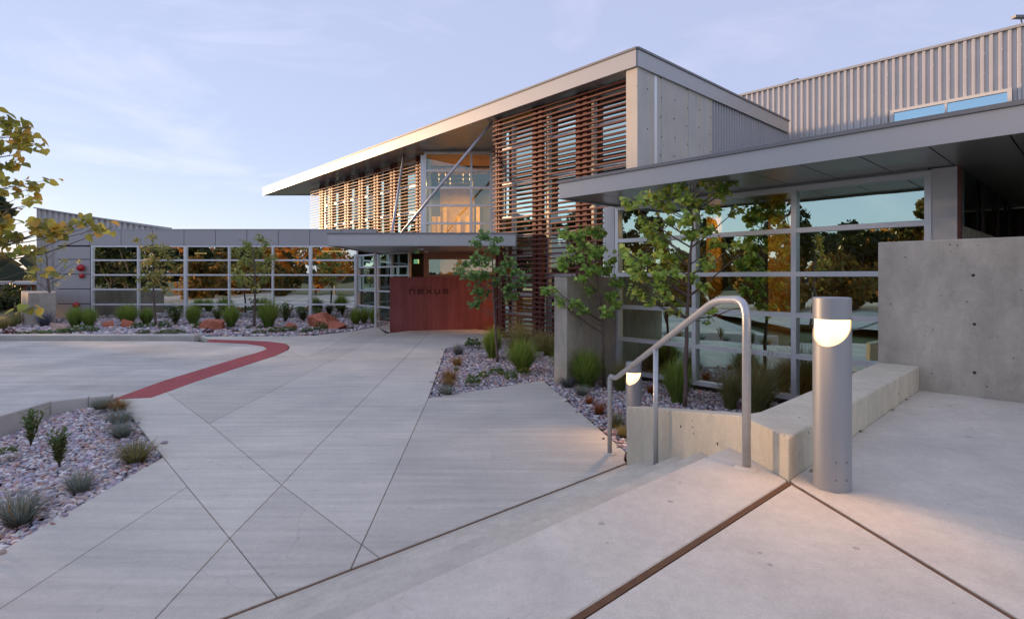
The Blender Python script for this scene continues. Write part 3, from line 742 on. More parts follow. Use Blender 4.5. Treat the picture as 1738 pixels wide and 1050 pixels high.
for k in range(7):
    x0 = xf(558) + 0.02 + k * 0.84
    MB().prism([(x0 + .006, YF_ + .02), (x0 + .834, YF_ + .02), (x0 + .834, 18.0 if k > 6 else 22.8), (x0 + .006, 22.8)], ZC0 + .004, ZC0 + .026).build('soffit_panel', M['soffit'], can) if k < 6 else None
for px, py in ((716, 422), (724, 426.5)):
    p = gp(px, py, ZC0); MB().lathe((p.x, p.y, ZC0 - .05), [(0.09, 0), (0.09, 0.055)], 14).build('downlight', M['white_metal'], can)

# ---- louver screens
ZS = 7.40                                            # underside of the main roof
SP = 0.152
def louver(name, P, d, n_out, t0, t1, z_of, posts, zp0, zp1, short=None, sh=.044, sd=.085):
    """slats and posts along P + t d"""
    g = grp(name); n_out = Vector(n_out)
    z = z_of[0]
    while z < z_of[1]:
        a_t = t0
        if short and short(z): a_t = short(z)
        a, b = P + d * a_t, P + d * t1
        MB().bar(flat(a, z) + n_out * .02, flat(b, z) + n_out * .02, sd, sh).build('slat', M['louver'], g)
        z += SP
    for t, w in posts:
        p = P + d * t
        MB().prism([p - d * w / 2 - n_out * .06, p - d * w * .14 - n_out * .06, p - d * w * .14 - n_out * .20, p - d * w / 2 - n_out * .20], zp0, zp1).prism([p + d * w * .14 - n_out * .06, p + d * w / 2 - n_out * .06, p + d * w / 2 - n_out * .20, p + d * w * .14 - n_out * .20], zp0, zp1).build('post', M['louver'], g)
        k = MB(); zq = zp0 + 0.3
        while zq < zp1 - .1:
            k.prism([p - d * w * .46 - n_out * .055, p + d * w * .46 - n_out * .055, p + d * w * .46 - n_out * .19, p - d * w * .46 - n_out * .19], zq, zq + .03); zq += SP
        k.build('bracket', M['louver'], g)
    return g
tR = [col(px, LV, -A)[0] for px in (838, 848, 909, 984, 1068)]
louver('louver_screen', LV, -A, -B, tR[0], tR[4] + .3, (0.14, ZS - .05), [(tR[0] + .12, 0.2), (tR[2], 0.42), (tR[3], 0.42), (tR[4] + .1, 0.3)], 0.0, ZS - .02,
       short=lambda z: tR[1] + 0.05 if z < 2.95 else (tR[1] + .85 if 2.95 <= z < 3.46 else None))
MB().prism([LV - A * (tR[1] + .02) - B * .05, LV - A * (tR[1] + .16) - B * .05, LV - A * (tR[1] + .16) + B * .12, LV - A * (tR[1] + .02) + B * .12], 0, 2.98).build('post', M['louver'], bld)
# glazing behind the right louvers
PGr = LV + B * 0.42
zsR = [0.05, 0.75, 1.42, 2.06, 2.72, 3.38, 4.03, 5.22, 6.4, ZS - .1]
curtain('curtain_wall', PGr, -A, -B, [tR[0] - .1, tR[1] + .25, tR[2] + .18, tR[3] + .18, tR[4] + .5], zsR, M['glass'], mw=0.09, md=0.12, mat_f=M['alu'])
Lr = Vector(((712 - CX) * 24.26 / F, 24.26, 0))
tl = [col(px, Lr, A)[0] for px in (708, 664, 636, 610, 586, 559, 543, 528)]
louver('louver_screen', Lr, A, -B, -0.05, tl[7], (4.05, ZS - .04), [(t, 0.46) for t in tl[:7]], 3.9, ZS - .02, sh=.024, sd=.05)
PGl = Lr + B * 0.40
curtain('curtain_wall', PGl, A, -B, [-.2] + [t + .22 for t in tl[1:6]] + [tl[6] + .1], [3.8, 5.0, 6.2, ZS - .1], M['glass'], mw=0.08, md=0.12)
# rooms behind the glass
lv_end = LV - A * (tR[4] - .05)
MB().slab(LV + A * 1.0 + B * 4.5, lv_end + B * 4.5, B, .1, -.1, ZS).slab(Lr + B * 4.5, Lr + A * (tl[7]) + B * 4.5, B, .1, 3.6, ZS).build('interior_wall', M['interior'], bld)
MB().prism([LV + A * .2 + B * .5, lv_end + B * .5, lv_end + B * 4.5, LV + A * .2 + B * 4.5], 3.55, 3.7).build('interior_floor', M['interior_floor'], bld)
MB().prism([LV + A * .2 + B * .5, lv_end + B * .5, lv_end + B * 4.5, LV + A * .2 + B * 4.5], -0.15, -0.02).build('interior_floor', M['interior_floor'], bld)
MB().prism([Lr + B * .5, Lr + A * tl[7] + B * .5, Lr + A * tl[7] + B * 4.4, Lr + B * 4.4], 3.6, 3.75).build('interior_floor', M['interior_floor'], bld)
for t, z, e in ((0.9, 3.4, 12), (2.7, 3.4, 35), (4.2, 3.4, 35)):
    p = LV - A * t + B * 2.4
    in_lamp('ceiling_lamp', (p.x, p.y, z), e, .8, .8, c=(1.0, .45, .12))
    MB().slab(LV - A * (t - .2) + B * 3.2, LV - A * (t + .25) + B * 3.2, B, .1, 0, 3.4).build('wood_panel', M['warm_wood'], bld)

# ---- main roof
K0 = Vector(((1081 - CX) / F, 1, 0)) * (5.4 * F / (HY - 111)); K0.z = 0
KL = Vector(((447 - CX) / F, 1, 0)) * (5.4 * F / (HY - 331)); KL.z = 0
tk, KR = col(1337, K0, B)
ZT = 7.86
rf = grp('roof')
rpol = [KL, K0, KR, KR + A * 6, KL + X * 9 + B * 3, KL + X * 7.5]
MB().prism(inset(rpol, 0.05), ZS + .02, ZT - .02).build('roof_deck', M['soffit'], rf)
fascia_run([KL, K0, KR], ZS, ZT, 0.04, rf, lip=0.06)
fascia_run([rpol[5], KL], ZS, ZT, 0.04, rf, lip=0.06)
MB().prism([KR, KR + A * .5, KR + A * .5 + B * .05, KR + B * .05], ZS + .02, ZT - .02).build('fascia_return', M['fascia'], rf)
# soffit panels of the main roof
nS = 20; ev = (KL - K0); el = ev.length; evn = ev.normalized(); evi = Vector((evn.y, -evn.x, 0))
for k in range(nS):
    a, b = K0 + evn * (el * k / nS + .01 + (.45 if k == 0 else 0)), K0 + evn * (el * (k + 1) / nS - .01)
    MB().prism([a + evi * .03, b + evi * .03, b + evi * (1.6 if k < nS - 1 else .5), a + evi * 1.6], ZS - .004, ZS + .018).build('soffit_panel', M['soffit'], rf)
# concrete end wall carrying the roof, with vertical board marks
FT = 0.36
fl = K0 + evn * FT
dcon, Pcon = col(1210, K0, B)
e_w = grp('concrete_end_wall')
edges = [0.0, 0.10, 0.55, 0.97] ; nb = 5
MB().prism([K0 + B * .03, fl + B * .03, fl + B * .45, K0 + B * .45], -.2, ZS - .006).build('end_panel', M['boardcast'], e_w, bevel=.008)
for k in range(nb):
    a, b = K0 + B * (.452 + (dcon - .452) * k / nb), K0 + B * (.452 + (dcon - .452) * (k + 1) / nb)
    off = -A * (0.004 * (k % 2))
    MB().prism([a + off + A * .012 , b + off - B * .004 + A * .012, b + A * FT, a + A * FT], -.2, ZS - .006).build('board_panel', M['boardcast'], e_w, bevel=.004, seg=1)
for k in range(6):
    for r_ in range(7):
        t = .42 + (dcon - .6) * k / 5 + (.05 if r_ % 2 else 0); p = K0 + B * t + A * (.0105 if t > .452 else .03) - A * .016
        zc = 4.3 + r_ * .52 - .08 * (k % 2)
        h = MB(); h.add([p + (B * math.cos(a) + Z * math.sin(a)) * .022 + Z * zc for a in [j * math.pi / 4 for j in range(8)]], [list(range(8))])
        h.build('tie_hole', M['hole'], e_w)
corrugated('corrugated_wall', K0 + B * (dcon + .005) + A * .06, B, tk - dcon + .2, 0, ZS - .01, 0.175, 0.05, -A, M['corr_grey'])
# struts from the entrance canopy up to the soffit
s0_ = at(664, 392, 19.5); s0_.z = ZC1 - .02
s1_ = gp(685.5, 262, ZS)
MB().tube([s0_, s1_], 0.05, 10).build('strut', M['strut'], bld, smooth=True)
s2_ = s0_ + Vector((.22, 0, 0)); s3_ = gp(836, 207, ZS)
MB().tube([s2_, s3_], 0.05, 10).build('strut', M['strut'], bld, smooth=True)
MB().box((s0_.x + .1, s0_.y, ZC1 + .05), .45, .2, .12).build('strut_base', M['strut'], bld)

# ---- upper corrugated hall on the right
Q0 = Vector((0.5118 * 21.3, 21.3, 0))
hallL = Q0 + A * 3.4; hl = 3.4 + 13.0
hg = grp('corrugated_hall')
corrugated('corrugated_wall', hallL, -A, hl, 3.0, 9.5, 0.212, 0.06, -B, M['corr'], hg)
MB().prism([hallL - B * .10, hallL - A * hl - B * .10, hallL - A * hl + B * .4, hallL + B * .4], 9.5, 9.58).build('roof_cap', M['fascia'], hg)
MB().slab(hallL, hallL + B * 8, A, .1, 3, 9.49).build('side_wall', M['corr_grey'], hg)
MB().prism([hallL + B * .3, hallL - A * hl + B * .3, hallL - A * hl + B * 9, hallL + B * 9], 9.2, 9.3).build('flat_roof', M['roof'], hg)
scr = MB()
for zr in (5.9, 6.7, 7.75, 8.35, 8.95):
    k = 0.0
    while k < hl - .2:
        p = hallL - A * (k + .19) - B * .062 + Z * zr; scr.bar(p, p - B * .012, .022, .022); k += .212 * 2
tag(scr.build('screw_rows', M['alu'], hg), kind='stuff')
wa, wb, wc = col(1519, Q0, -A)[0], col(1607, Q0, -A)[0], col(1711, Q0, -A)[0]
M['glass_sky'] = glass('blue window glass', tint=(.25, .35, .4), refl=(.62, .92, 1.0), base=.75, wob=.003)
wp = Q0 - B * .11
for a, b in ((wa, wb), (wb, wc)):
    MB().slab(wp - A * a, wp - A * b, -B, .012, 6.6, 7.60).build('pane', M['glass_sky'], hg)
MB().slab(wp - A * (wa - .1), wp - A * (wc + .1), -B, .06, 7.602, 7.70).slab(wp - A * (wa - .1), wp - A * wa, -B, .06, 6.5, 7.60).slab(wp - A * wc, wp - A * (wc + .1), -B, .06, 6.5, 7.60).slab(wp - A * (wb - .03), wp - A * (wb + .03), -B, .05, 6.6, 7.60).build('window_frame', M['white_metal'], hg)
MB().slab(wp - A * (wa - .1) + B * .01, wp - A * (wc + .1) + B * .01, B, .04, 6.5, 7.7).build('window_box', M['dark_steel'], hg)
# rooftop skylight and lamp on the hall
q = Q0 + A * 1.7
MB().prism([q + B * .8, q - A * 1.6 + B * .8, q - A * 1.6 + B * 1.8, q + B * 1.8], 9.3, lambda p: 9.95 if (Vector((p[0], p[1], 0)) - q).dot(-A) > .8 else 9.75).build('roof_skylight', M['fascia_edge'], hg)
q2 = col(1733, Q0, -A)[1]
MB().tube([flat(q2 + B * .2, 9.5), flat(q2 + B * .2, 9.72), flat(q2 - B * .15, 9.75)], .02, 6).box((q2.x - .12, q2.y - .1, 9.76), .4, .16, .07).build('roof_lamp', M['fascia_edge'], hg)

# ---- right wing: glass front, columns, canopy
G1 = gp(1346, 674, 0.1); G1.z = 0
tg = [col(px, G1, -A)[0] for px in (1049, 1180, 1349, 1576)]
zsG = [0.1, 0.754, 1.40, 2.045, 2.73, 3.385]
curtain('curtain_wall', G1, -A, -B, tg, zsG, M['glass'], mw=0.075, md=0.13)
Gend = G1 - A * tg[0]
MB().prism([Gend + A * .05 - B * .06, Gend + A * .32 - B * .06, Gend + A * .32 + B * .3, Gend + A * .05 + B * .3], 0, 3.44).build('column', M['white_metal'], bld)
tp = col(1581, G1, -A)[0]; tp2 = col(1626, G1, -A)[0]
MB().prism([G1 - A * tp - B * .05, G1 - A * tp2 - B * .05, G1 - A * tp2 + B * .3, G1 - A * tp + B * .3], 0, 3.44).build('column', M['white_metal'], bld)
MB().prism([G1 - A * (tp2 + .004) - B * .055, G1 - A * (tp2 + .04) - B * .055, G1 - A * (tp2 + .04) + B * .0, G1 - A * (tp2 + .004) + B * .0], 0, 3.44).build('steel_edge', M['louver'], bld)
# recess beyond the column
RC = G1 - A * (tp2 + .02)
MB().slab(RC + B * .32, RC + B * 6.5, A, .12, 0.7, 2.68).build('low_wall', M['cast'], bld)
MB().slab(RC + B * .32, RC + B * 6.5, A, .06, 2.682, 3.44).build('side_glass', M['glass_dim'], bld)
MB().slab(RC + B * 6.5 + A * 1, RC + B * 6.5 - A * 9, B, .1, 0.7, 3.44).build('recess_wall', M['dark_steel'], bld)
for t in (1.6, 3.2, 4.8): MB().prism([RC + B * t - A * .01, RC + B * (t + .08) - A * .01, RC + B * (t + .08) - A * .05, RC + B * t - A * .05], 2.68, 3.43).build('mullion', M['dark_steel'], bld)
# fin wall by the first column
tf, Fe = col(962, Gend, -B)
fin = empty('concrete_wall', Fe); tag(fin, 'grey concrete fin wall between the louvers and the glass front', 'wall')
MB().prism([Gend - B * .08, Fe, Fe + A * .32, Gend - B * .08 + A * .32], -.2, 2.0).build('wall_body', M['cast'], fin, bevel=.012)
for s in (.35, .75):
    for zc in (.5, 1.1, 1.65):
        p = Gend.lerp(Fe, s) - A * .0015; h = MB()
        h.add([p + (B * math.cos(a) + Z * math.sin(a)) * .012 + Z * zc for a in [j * math.pi / 4 for j in range(8)]], [list(range(8))]); h.build('tie_hole', M['hole'], fin)
# canopy
ZR0, ZR1 = 3.45, 3.745
Lc = Vector((.0882 * 9.99, 9.99, 0)); ce = Lc - A * 13.5
rc = grp('canopy')
cp = [Lc, ce, ce + B * 9.5, Lc + B * 9.5]
MB().prism(inset(cp, .05), ZR0 + .05, ZR1 - .03).build('deck', M['roof'], rc)
fascia_run([Lc + B * 4, Lc], ZR0 + .0, ZR1, .03, rc)
fascia_run([Lc, ce], ZR0, ZR1, .03, rc)
NPn = 20
for k in range(NPn):
    a, b = Lc - A * (13.5 * k / NPn + .008), Lc - A * (13.5 * (k + 1) / NPn - .008)
    MB().prism([a + B * .04, b + B * .04, b + B * 8.4, a + B * 8.4], ZR0 + .004, ZR0 + .03).build('soffit_panel', M['soffit'], rc)
# header above the glass
MB().slab(G1 - A * tg[0] + B * -.02, G1 - A * tg[3] - B * .02, B, .1, 3.425, 3.452).build('head_trim', M['fascia'], bld)
# interior of the right wing
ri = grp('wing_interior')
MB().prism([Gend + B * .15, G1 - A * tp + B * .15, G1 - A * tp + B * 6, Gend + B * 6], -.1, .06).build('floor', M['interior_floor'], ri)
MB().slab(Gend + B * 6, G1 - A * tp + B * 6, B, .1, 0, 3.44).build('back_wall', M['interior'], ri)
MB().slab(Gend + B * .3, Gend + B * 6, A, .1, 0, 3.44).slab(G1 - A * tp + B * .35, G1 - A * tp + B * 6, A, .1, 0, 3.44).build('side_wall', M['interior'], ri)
for t, o_, w, z1 in ((.75, 2.2, .3, 3.4), (1.75, 3.0, .45, 3.4), (3.6, 5.4, 1.4, 2.2)):
    a = Gend - A * t + B * o_
    MB().slab(a, a - A * w, B, .12, .06, z1).build('wood_panel', M['warm_wood'], ri)
for t, o_ in ((3.55, 2.6), (3.95, 2.6)):
    a = Gend - A * t + B * o_
    MB().box((a.x, a.y, .62), .26, .26, .22, .7).box((a.x, a.y, .3), .1, .1, .5, .7).build('orange_stool', M['warm_wood'], ri)
for t, o_, e in ((1.3, 1.8, 17), (2.6, 3.4, 10)):
    a = Gend - A * t + B * o_; in_lamp('ceiling_lamp', (a.x, a.y, 3.36), e, .5, .5, c=(1, .48, .13), parent=ri)

# ------------------------------------------------------------------ gravel beds with river stones
def in_poly(x, y, poly):
    r = False; n = len(poly); j = n - 1
    for i in range(n):
        xi, yi, xj, yj = poly[i][0], poly[i][1], poly[j][0], poly[j][1]
        if ((yi > y) != (yj > y)) and (x < (xj - xi) * (y - yi) / (yj - yi) + xi): r = not r
        j = i
    return r
def ico(sub):
    bm = bmesh.new(); bmesh.ops.create_icosphere(bm, subdivisions=sub, radius=1.0)
    v = np.array([p.co[:] for p in bm.verts]); f = np.array([[q.index for q in t.verts] for t in bm.faces]); bm.free(); return v, f
ICO1, ICO2 = ico(1), ico(2)
STONE_COLS = [(0.66, 0.58, 0.60), (0.42, 0.36, 0.44), (0.78, 0.74, 0.74), (0.50, 0.33, 0.34), (0.36, 0.37, 0.46), (0.66, 0.52, 0.46), (0.85, 0.82, 0.80), (0.27, 0.24, 0.28), (0.58, 0.48, 0.60), (0.55, 0.34, 0.28), (0.50, 0.52, 0.58)]
def stones(name, poly, zf, spacing, size, seed, label, ico_=ICO1, parent=None, frame_only=True, spill=()):
    """river stones jittered over a polygon: one uncountable mass"""
    rg = np.random.default_rng(seed)
    xs = [p[0] for p in poly]; ys = [p[1] for p in poly]
    pts = []; strays = []
    y = min(ys)
    while y < max(ys):
        x = min(xs)
        while x < max(xs):
            a, b = x + rg.uniform(-.5, .5) * spacing, y + rg.uniform(-.5, .5) * spacing
            if in_poly(a, b, poly) and b > 1.0:
                px = CX + a * F / b
                if (not frame_only) or -60 < px < 1800: pts.append((a, b))
            x += spacing
        y += spacing
    for a, b in spill:                                            # a few stones strayed onto the paving
        d = (b - a); L_ = d.length; nn_ = Vector((d.y, -d.x, 0)).normalized()
        for q in range(int(L_ * 1.5)):
            p = a + d * rg.uniform(0, 1) + nn_ * abs(rg.normal()) * .05; strays.append((p.x, p.y))
    n_in = len(pts); pts += strays
    V, Fc = ico_; nv = len(V); n = len(pts)
    allv = np.zeros((n * nv, 3)); cols = np.ones((n * nv, 4), dtype=np.float32)
    for i, (a, b) in enumerate(pts):
        s = size * rg.uniform(.55, 1.25)
        e = np.array([s * rg.uniform(.9, 1.5), s * rg.uniform(.75, 1.1), s * rg.uniform(.45, .75)])
        th = rg.uniform(0, 2 * math.pi); ph = rg.normal(0, .25)
        c_, s_ = math.cos(th), math.sin(th); cp_, sp_ = math.cos(ph), math.sin(ph)
        Rm = np.array([[c_, -s_, 0], [s_, c_, 0], [0, 0, 1]]) @ np.array([[cp_, 0, sp_], [0, 1, 0], [-sp_, 0, cp_]])
        lump = 1 + rg.normal(0, .07, (nv, 1))
        allv[i * nv:(i + 1) * nv] = (V * lump * e) @ Rm.T + np.array([a, b, (zf(a, b) if i < n_in else .004) + e[2] * .25 + rg.uniform(0, .35) * s])
        c = np.array(STONE_COLS[rg.integers(len(STONE_COLS))]) * rg.uniform(.68, 1.08) * np.array([1.03, 1.0, .95])
        cols[i * nv:(i + 1) * nv, :3] = c
    faces = (np.tile(Fc, (n, 1)) + np.repeat(np.arange(n) * nv, len(Fc))[:, None]).astype(np.int32)
    me = bpy.data.meshes.new(name)
    me.vertices.add(len(allv)); me.vertices.foreach_set('co', allv.ravel())
    me.loops.add(faces.size); me.loops.foreach_set('vertex_index', faces.ravel())
    me.polygons.add(len(faces)); me.polygons.foreach_set('loop_start', np.arange(0, faces.size, 3, dtype=np.int32))
    me.polygons.foreach_set('use_smooth', np.ones(len(faces), dtype=bool))
    me.update(calc_edges=True)
    ca = me.color_attributes.new('Col', 'FLOAT_COLOR', 'POINT'); ca.data.foreach_set('color', cols.ravel())
    me.materials.append(M['stone'])
    o = bpy.data.objects.new(name, me); COL.objects.link(o); tag(o, label, 'gravel', kind='stuff')
    return o
# near left bed
kA = [gp(196, 678), gp(150, 681), gp(86, 688), gp(0, 714), gp(-160, 770), gp(-420, 866)]
bed1 = [gp(202, 678), e1, pl_far] + [kA[5], kA[4], kA[3], kA[2], kA[1], kA[0]]
bed1i = inset(bed1, .01)
d_l = (e1 - e2).normalized(); n_l = Vector((-d_l.y, d_l.x, 0))
d_r = (gp(202, 678) - e1).normalized(); n_r = Vector((-d_r.y, d_r.x, 0))
if n_r.x > 0: n_r = -n_r
def zbed1(x, y):
    w = (Vector((x, y, 0)) - e1).dot(n_l)                      # distance behind the paving edge
    u = (Vector((x, y, 0)) - e1).dot(n_r)
    return -0.035 - 0.20 * min(1, max(0, w / 1.5)) * min(1, max(0, u / 1.2))
g = MB()
for i in range(24):
    for j in range(24): pass
sheet('planting_bed', bed1, -0.34, M['soil'])
bmv = MB(); nx = 30
xs = np.linspace(-9.5, -2.0, nx); ys = np.linspace(3.0, 9.6, nx)
vs = [(x, y, zbed1(x, y) - .04) for y in ys for x in xs]
fs = [[j * nx + i, j * nx + i + 1, (j + 1) * nx + i + 1, (j + 1) * nx + i] for j in range(nx - 1) for i in range(nx - 1)
      if all(in_poly(vs[k][0], vs[k][1], bed1) for k in (j * nx + i, j * nx + i + 1, (j + 1) * nx + i + 1, (j + 1) * nx + i))]
bmv.add(vs, fs); tag(bmv.build('bed_floor', M['soil']), kind='structure')
stones('river_stones', bed1i, zbed1, 0.040, 0.025, 3, 'pink and grey river stones in the near left bed', ICO2, spill=((e1, gp(202, 678)), (pl_far, e1)))
# right bed, between plaza, louvers, fin wall and glass
bed2 = [bedA, bedB, gp(815, 580), gp(850, 572), LV - A * 2.0 + B * .25, LV - A * 5.0 + B * .25, Gend + A * .4, Gend - B * .02, G1 - A * tg[2], G1 - A * tg[3] + B * .0, Wl + B * .1, bend + bn * .36, bk, E_ + cn * .2, E_ + cn * .02, bedD, bedC]
sheet('planting_bed', bed2, -0.045, M['soil'])
near2 = [p for p in bed2]
stones('river_stones', inset(bed2, .02), lambda x, y: -0.03 + .05 * max(0, min(1, (y - 8) / 3)) * 0, 0.054, 0.033, 5, 'grey and white river stones in the bed before the louvers and glass', ICO1, spill=((bedB, bedA), (bedA, bedC), (bedC, bedD)))
# far bed along the left wing
bed3 = [gp(-120, 571), gp(330, 570.8), gp(440, 570.8), gp(533, 569), gp(598, 562), gp(640, 554), gp(661, 549), eb, EG + Vector((0, -.02, 0)), Vector((xw(96), YW - .02, 0)), cb2, cb, at(37, 500, cb.y + 2), at(-60, 500, 26)]
sheet('planting_bed', bed3, -0.02, M['soil'])
stones('river_stones', inset(bed3, .03), lambda x, y: -0.01, 0.14, 0.075, 9, 'grey river stones in the far bed along the left wing', ICO1)

# ------------------------------------------------------------------ grasses
def jitter(c, rg, a=.18):
    k = 1.0 + rg.uniform(-a, a); return tuple(min(1, max(0, x * k * (1 + rg.uniform(-.08, .08)))) for x in c)
def grass_mesh(name, n, h, spread, droop, c_base, c_tip, seed, w=.006, base_r=.25, seg=4, plume=None, c_alt=None, alt=0.0):
    rg = np.random.default_rng(seed); m = MB()
    for i in range(n):
        a = rg.uniform(0, 2 * math.pi); r0 = spread * base_r * math.sqrt(rg.uniform(0, 1))
        lean = rg.uniform(0.05, 1.0) ** 0.8 * spread; hh = h * rg.uniform(.55, 1.08) * (1 - .25 * (lean / max(spread, .01)) ** 2)
        d = Vector((math.cos(a), math.sin(a), 0)); e = Vector((-d.y, d.x, 0))
        p0 = d * r0 + e * rg.uniform(-.02, .02)
        cb_, ct_ = jitter(c_base, rg), jitter(c_tip, rg)
        if c_alt is not None and rg.uniform() < alt: ct_ = jitter(c_alt, rg); cb_ = tuple(.5 * (x + y) for x, y in zip(cb_, ct_))
        ww = w * rg.uniform(.7, 1.3); vs = []; cs = []
        for k in range(seg + 1):
            u = k / seg
            p = p0 + d * (lean * u ** (1 + droop)) + Z * (hh * (u - .28 * droop * (lean / max(spread, .01)) * u ** 3)) + e * (.06 * h * math.sin(u * 3 + i) * .4)
            wk = ww * (1 - u ** 2 * .92)
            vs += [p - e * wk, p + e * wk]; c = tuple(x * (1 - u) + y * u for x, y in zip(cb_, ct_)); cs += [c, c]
        nn = len(m.v); m.v.extend([tuple(p) for p in vs]); m.c.extend(cs)
        m.f.extend([[nn + 2 * k, nn + 2 * k + 1, nn + 2 * k + 3, nn + 2 * k + 2] for k in range(seg)])
    if plume:
        for i in range(plume[0]):
            a = rg.uniform(0, 2 * math.pi); d = Vector((math.cos(a), math.sin(a), 0)); L_ = rg.uniform(.3, 1.0) * spread * 1.1
            top = d * L_ + Z * (h * rg.uniform(.95, 1.3)); c = jitter(plume[1], rg)
            e = Vector((-d.y, d.x, 0)); nn = len(m.v)
            vs = [d * .02 - e * .0015, d * .02 + e * .0015, top * .8 - e * .0015, top * .8 + e * .0015]
            m.v.extend([tuple(p) for p in vs]); m.c.extend([c] * 4); m.f.append([nn, nn + 1, nn + 3, nn + 2])
            for q in range(9):
                u = .7 + .33 * q / 9; p = top * u; r_ = Vector((rg.normal(), rg.normal(), rg.normal())) * .02; nn = len(m.v)
                vs = [p - e * .004, p + e * .004, p + r_ + d * .03 + Z * .02]
                m.v.extend([tuple(x) for x in vs]); m.c.extend([c] * 3); m.f.append([nn, nn + 1, nn + 2])
    return m.mesh(name, M['blade'], recalc=False)
def plant(name, me, pos, label, cat, group, rz=0.0, s=1.0, sz=None):
    o = link_mesh(name, me, None, pos, (0, 0, rz), (s, s, sz or s)); tag(o, label, cat, group); return o

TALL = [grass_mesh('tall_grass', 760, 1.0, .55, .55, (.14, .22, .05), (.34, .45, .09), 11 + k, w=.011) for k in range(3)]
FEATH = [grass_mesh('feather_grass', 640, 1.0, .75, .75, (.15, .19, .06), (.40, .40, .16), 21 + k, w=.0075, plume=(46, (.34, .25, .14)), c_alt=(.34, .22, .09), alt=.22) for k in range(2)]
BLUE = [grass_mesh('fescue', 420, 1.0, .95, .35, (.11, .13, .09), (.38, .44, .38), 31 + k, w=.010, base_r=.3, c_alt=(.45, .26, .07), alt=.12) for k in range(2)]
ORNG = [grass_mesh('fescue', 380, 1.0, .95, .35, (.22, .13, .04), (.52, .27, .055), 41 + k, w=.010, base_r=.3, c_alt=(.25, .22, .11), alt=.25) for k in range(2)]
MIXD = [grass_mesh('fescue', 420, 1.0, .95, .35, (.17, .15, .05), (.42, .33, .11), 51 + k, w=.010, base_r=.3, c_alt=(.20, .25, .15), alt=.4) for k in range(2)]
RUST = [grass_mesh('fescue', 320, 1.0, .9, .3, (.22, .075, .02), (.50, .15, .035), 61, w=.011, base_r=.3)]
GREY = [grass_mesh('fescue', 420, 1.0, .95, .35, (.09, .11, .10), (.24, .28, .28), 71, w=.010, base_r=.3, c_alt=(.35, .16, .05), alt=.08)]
gi = [0]
def grass(kind, px, py, hpx, wpx, label, z=-.02, cat='grass', group='ornamental grass clumps'):
    p = gp(px, py, z); fs_ = cat == 'fescue'; h = hpx * p.y / F * (1.15 if fs_ else 1.25); w = wpx * p.y / F * (1.3 if fs_ else 1.5)
    me = kind[gi[0] % len(kind)]; gi[0] += 1
    natural = {'tall_grass': 1.15, 'feather_grass': 1.5}.get(me.name.split('.')[0], 1.7)
    s = w / natural
    return plant(me.name.split('.')[0], me, p, label, cat, group, rz=gi[0] * 1.7, s=s, sz=h / 1.0)
# near left bed
FG = 'fescue tufts in the near left bed'
grass(BLUE, 172, 693, 19, 42, 'blue green fescue tuft at the kerb end of the near left bed', cat='fescue', group=FG)
grass(ORNG, 200, 696, 20, 40, 'orange fescue tuft at the tactile strip corner', cat='fescue', group=FG)
grass(BLUE, 203, 718, 24, 48, 'blue fescue tuft third down the right edge of the near left bed', z=-.035, cat='fescue', group=FG)
grass(BLUE, 206, 741, 26, 48, 'pale silvery fescue tuft fourth down the right edge of the near left bed', z=-.035, cat='fescue', group=FG)
grass(MIXD, 231, 784, 36, 66, 'yellow and orange fescue tuft near the bed corner on the plaza', z=-.035, cat='fescue', group=FG)
grass(BLUE, 136, 836, 36, 54, 'blue green fescue tuft by the lower edge of the near left bed', z=-.06, cat='fescue', group=FG)
grass(BLUE, 33, 888, 54, 84, 'largest blue fescue tuft at the left edge of the photo', z=-.06, cat='fescue', group=FG)
# right bed, left edge
FR = 'fescue tufts in the right bed'
grass(GREY, 778, 602, 18, 24, 'brown grey fescue tuft at the far corner of the right bed', cat='fescue', group=FR)
grass(ORNG, 776, 621, 18, 24, 'orange fescue tuft second from the far corner of the right bed', cat='fescue', group=FR)
grass(BLUE, 774, 629, 9, 12, 'tiny blue fescue tuft between orange tufts', cat='fescue', group=FR)
grass(ORNG, 764, 645, 20, 32, 'wide orange fescue tuft midway along the left edge of the right bed', cat='fescue', group=FR)
grass(ORNG, 761, 657, 18, 30, 'straw yellow fescue tuft just behind the blue green one', cat='fescue', group=FR)
grass(BLUE, 757, 670, 17, 32, 'blue green fescue tuft at the near tip of the right bed', cat='fescue', group=FR)
grass(GREY, 964, 657, 20, 34, 'grey fescue tuft below the big grass by the fin wall', cat='fescue', group=FR)
grass(BLUE, 988, 671, 18, 30, 'blue fescue tuft behind the rust orange tuft', cat='fescue', group=FR)
grass(RUST, 1000, 687, 17, 20, 'small rust orange fescue tuft near the handrail', cat='fescue', group=FR)
grass(RUST, 1017, 703, 22, 28, 'larger rust orange fescue tuft near the handrail', cat='fescue', group=FR)
grass(MIXD, 1045, 724, 24, 34, 'tan fescue tuft just behind the first rail post', cat='fescue', group=FR)
grass(MIXD, 1058, 742, 22, 30, 'tan and orange fescue tuft against the end of the cheek wall', cat='fescue', group=FR)
grass(RUST, 1105, 668, 16, 20, 'small dark rust tuft behind the small bollard', cat='fescue', group=FR)
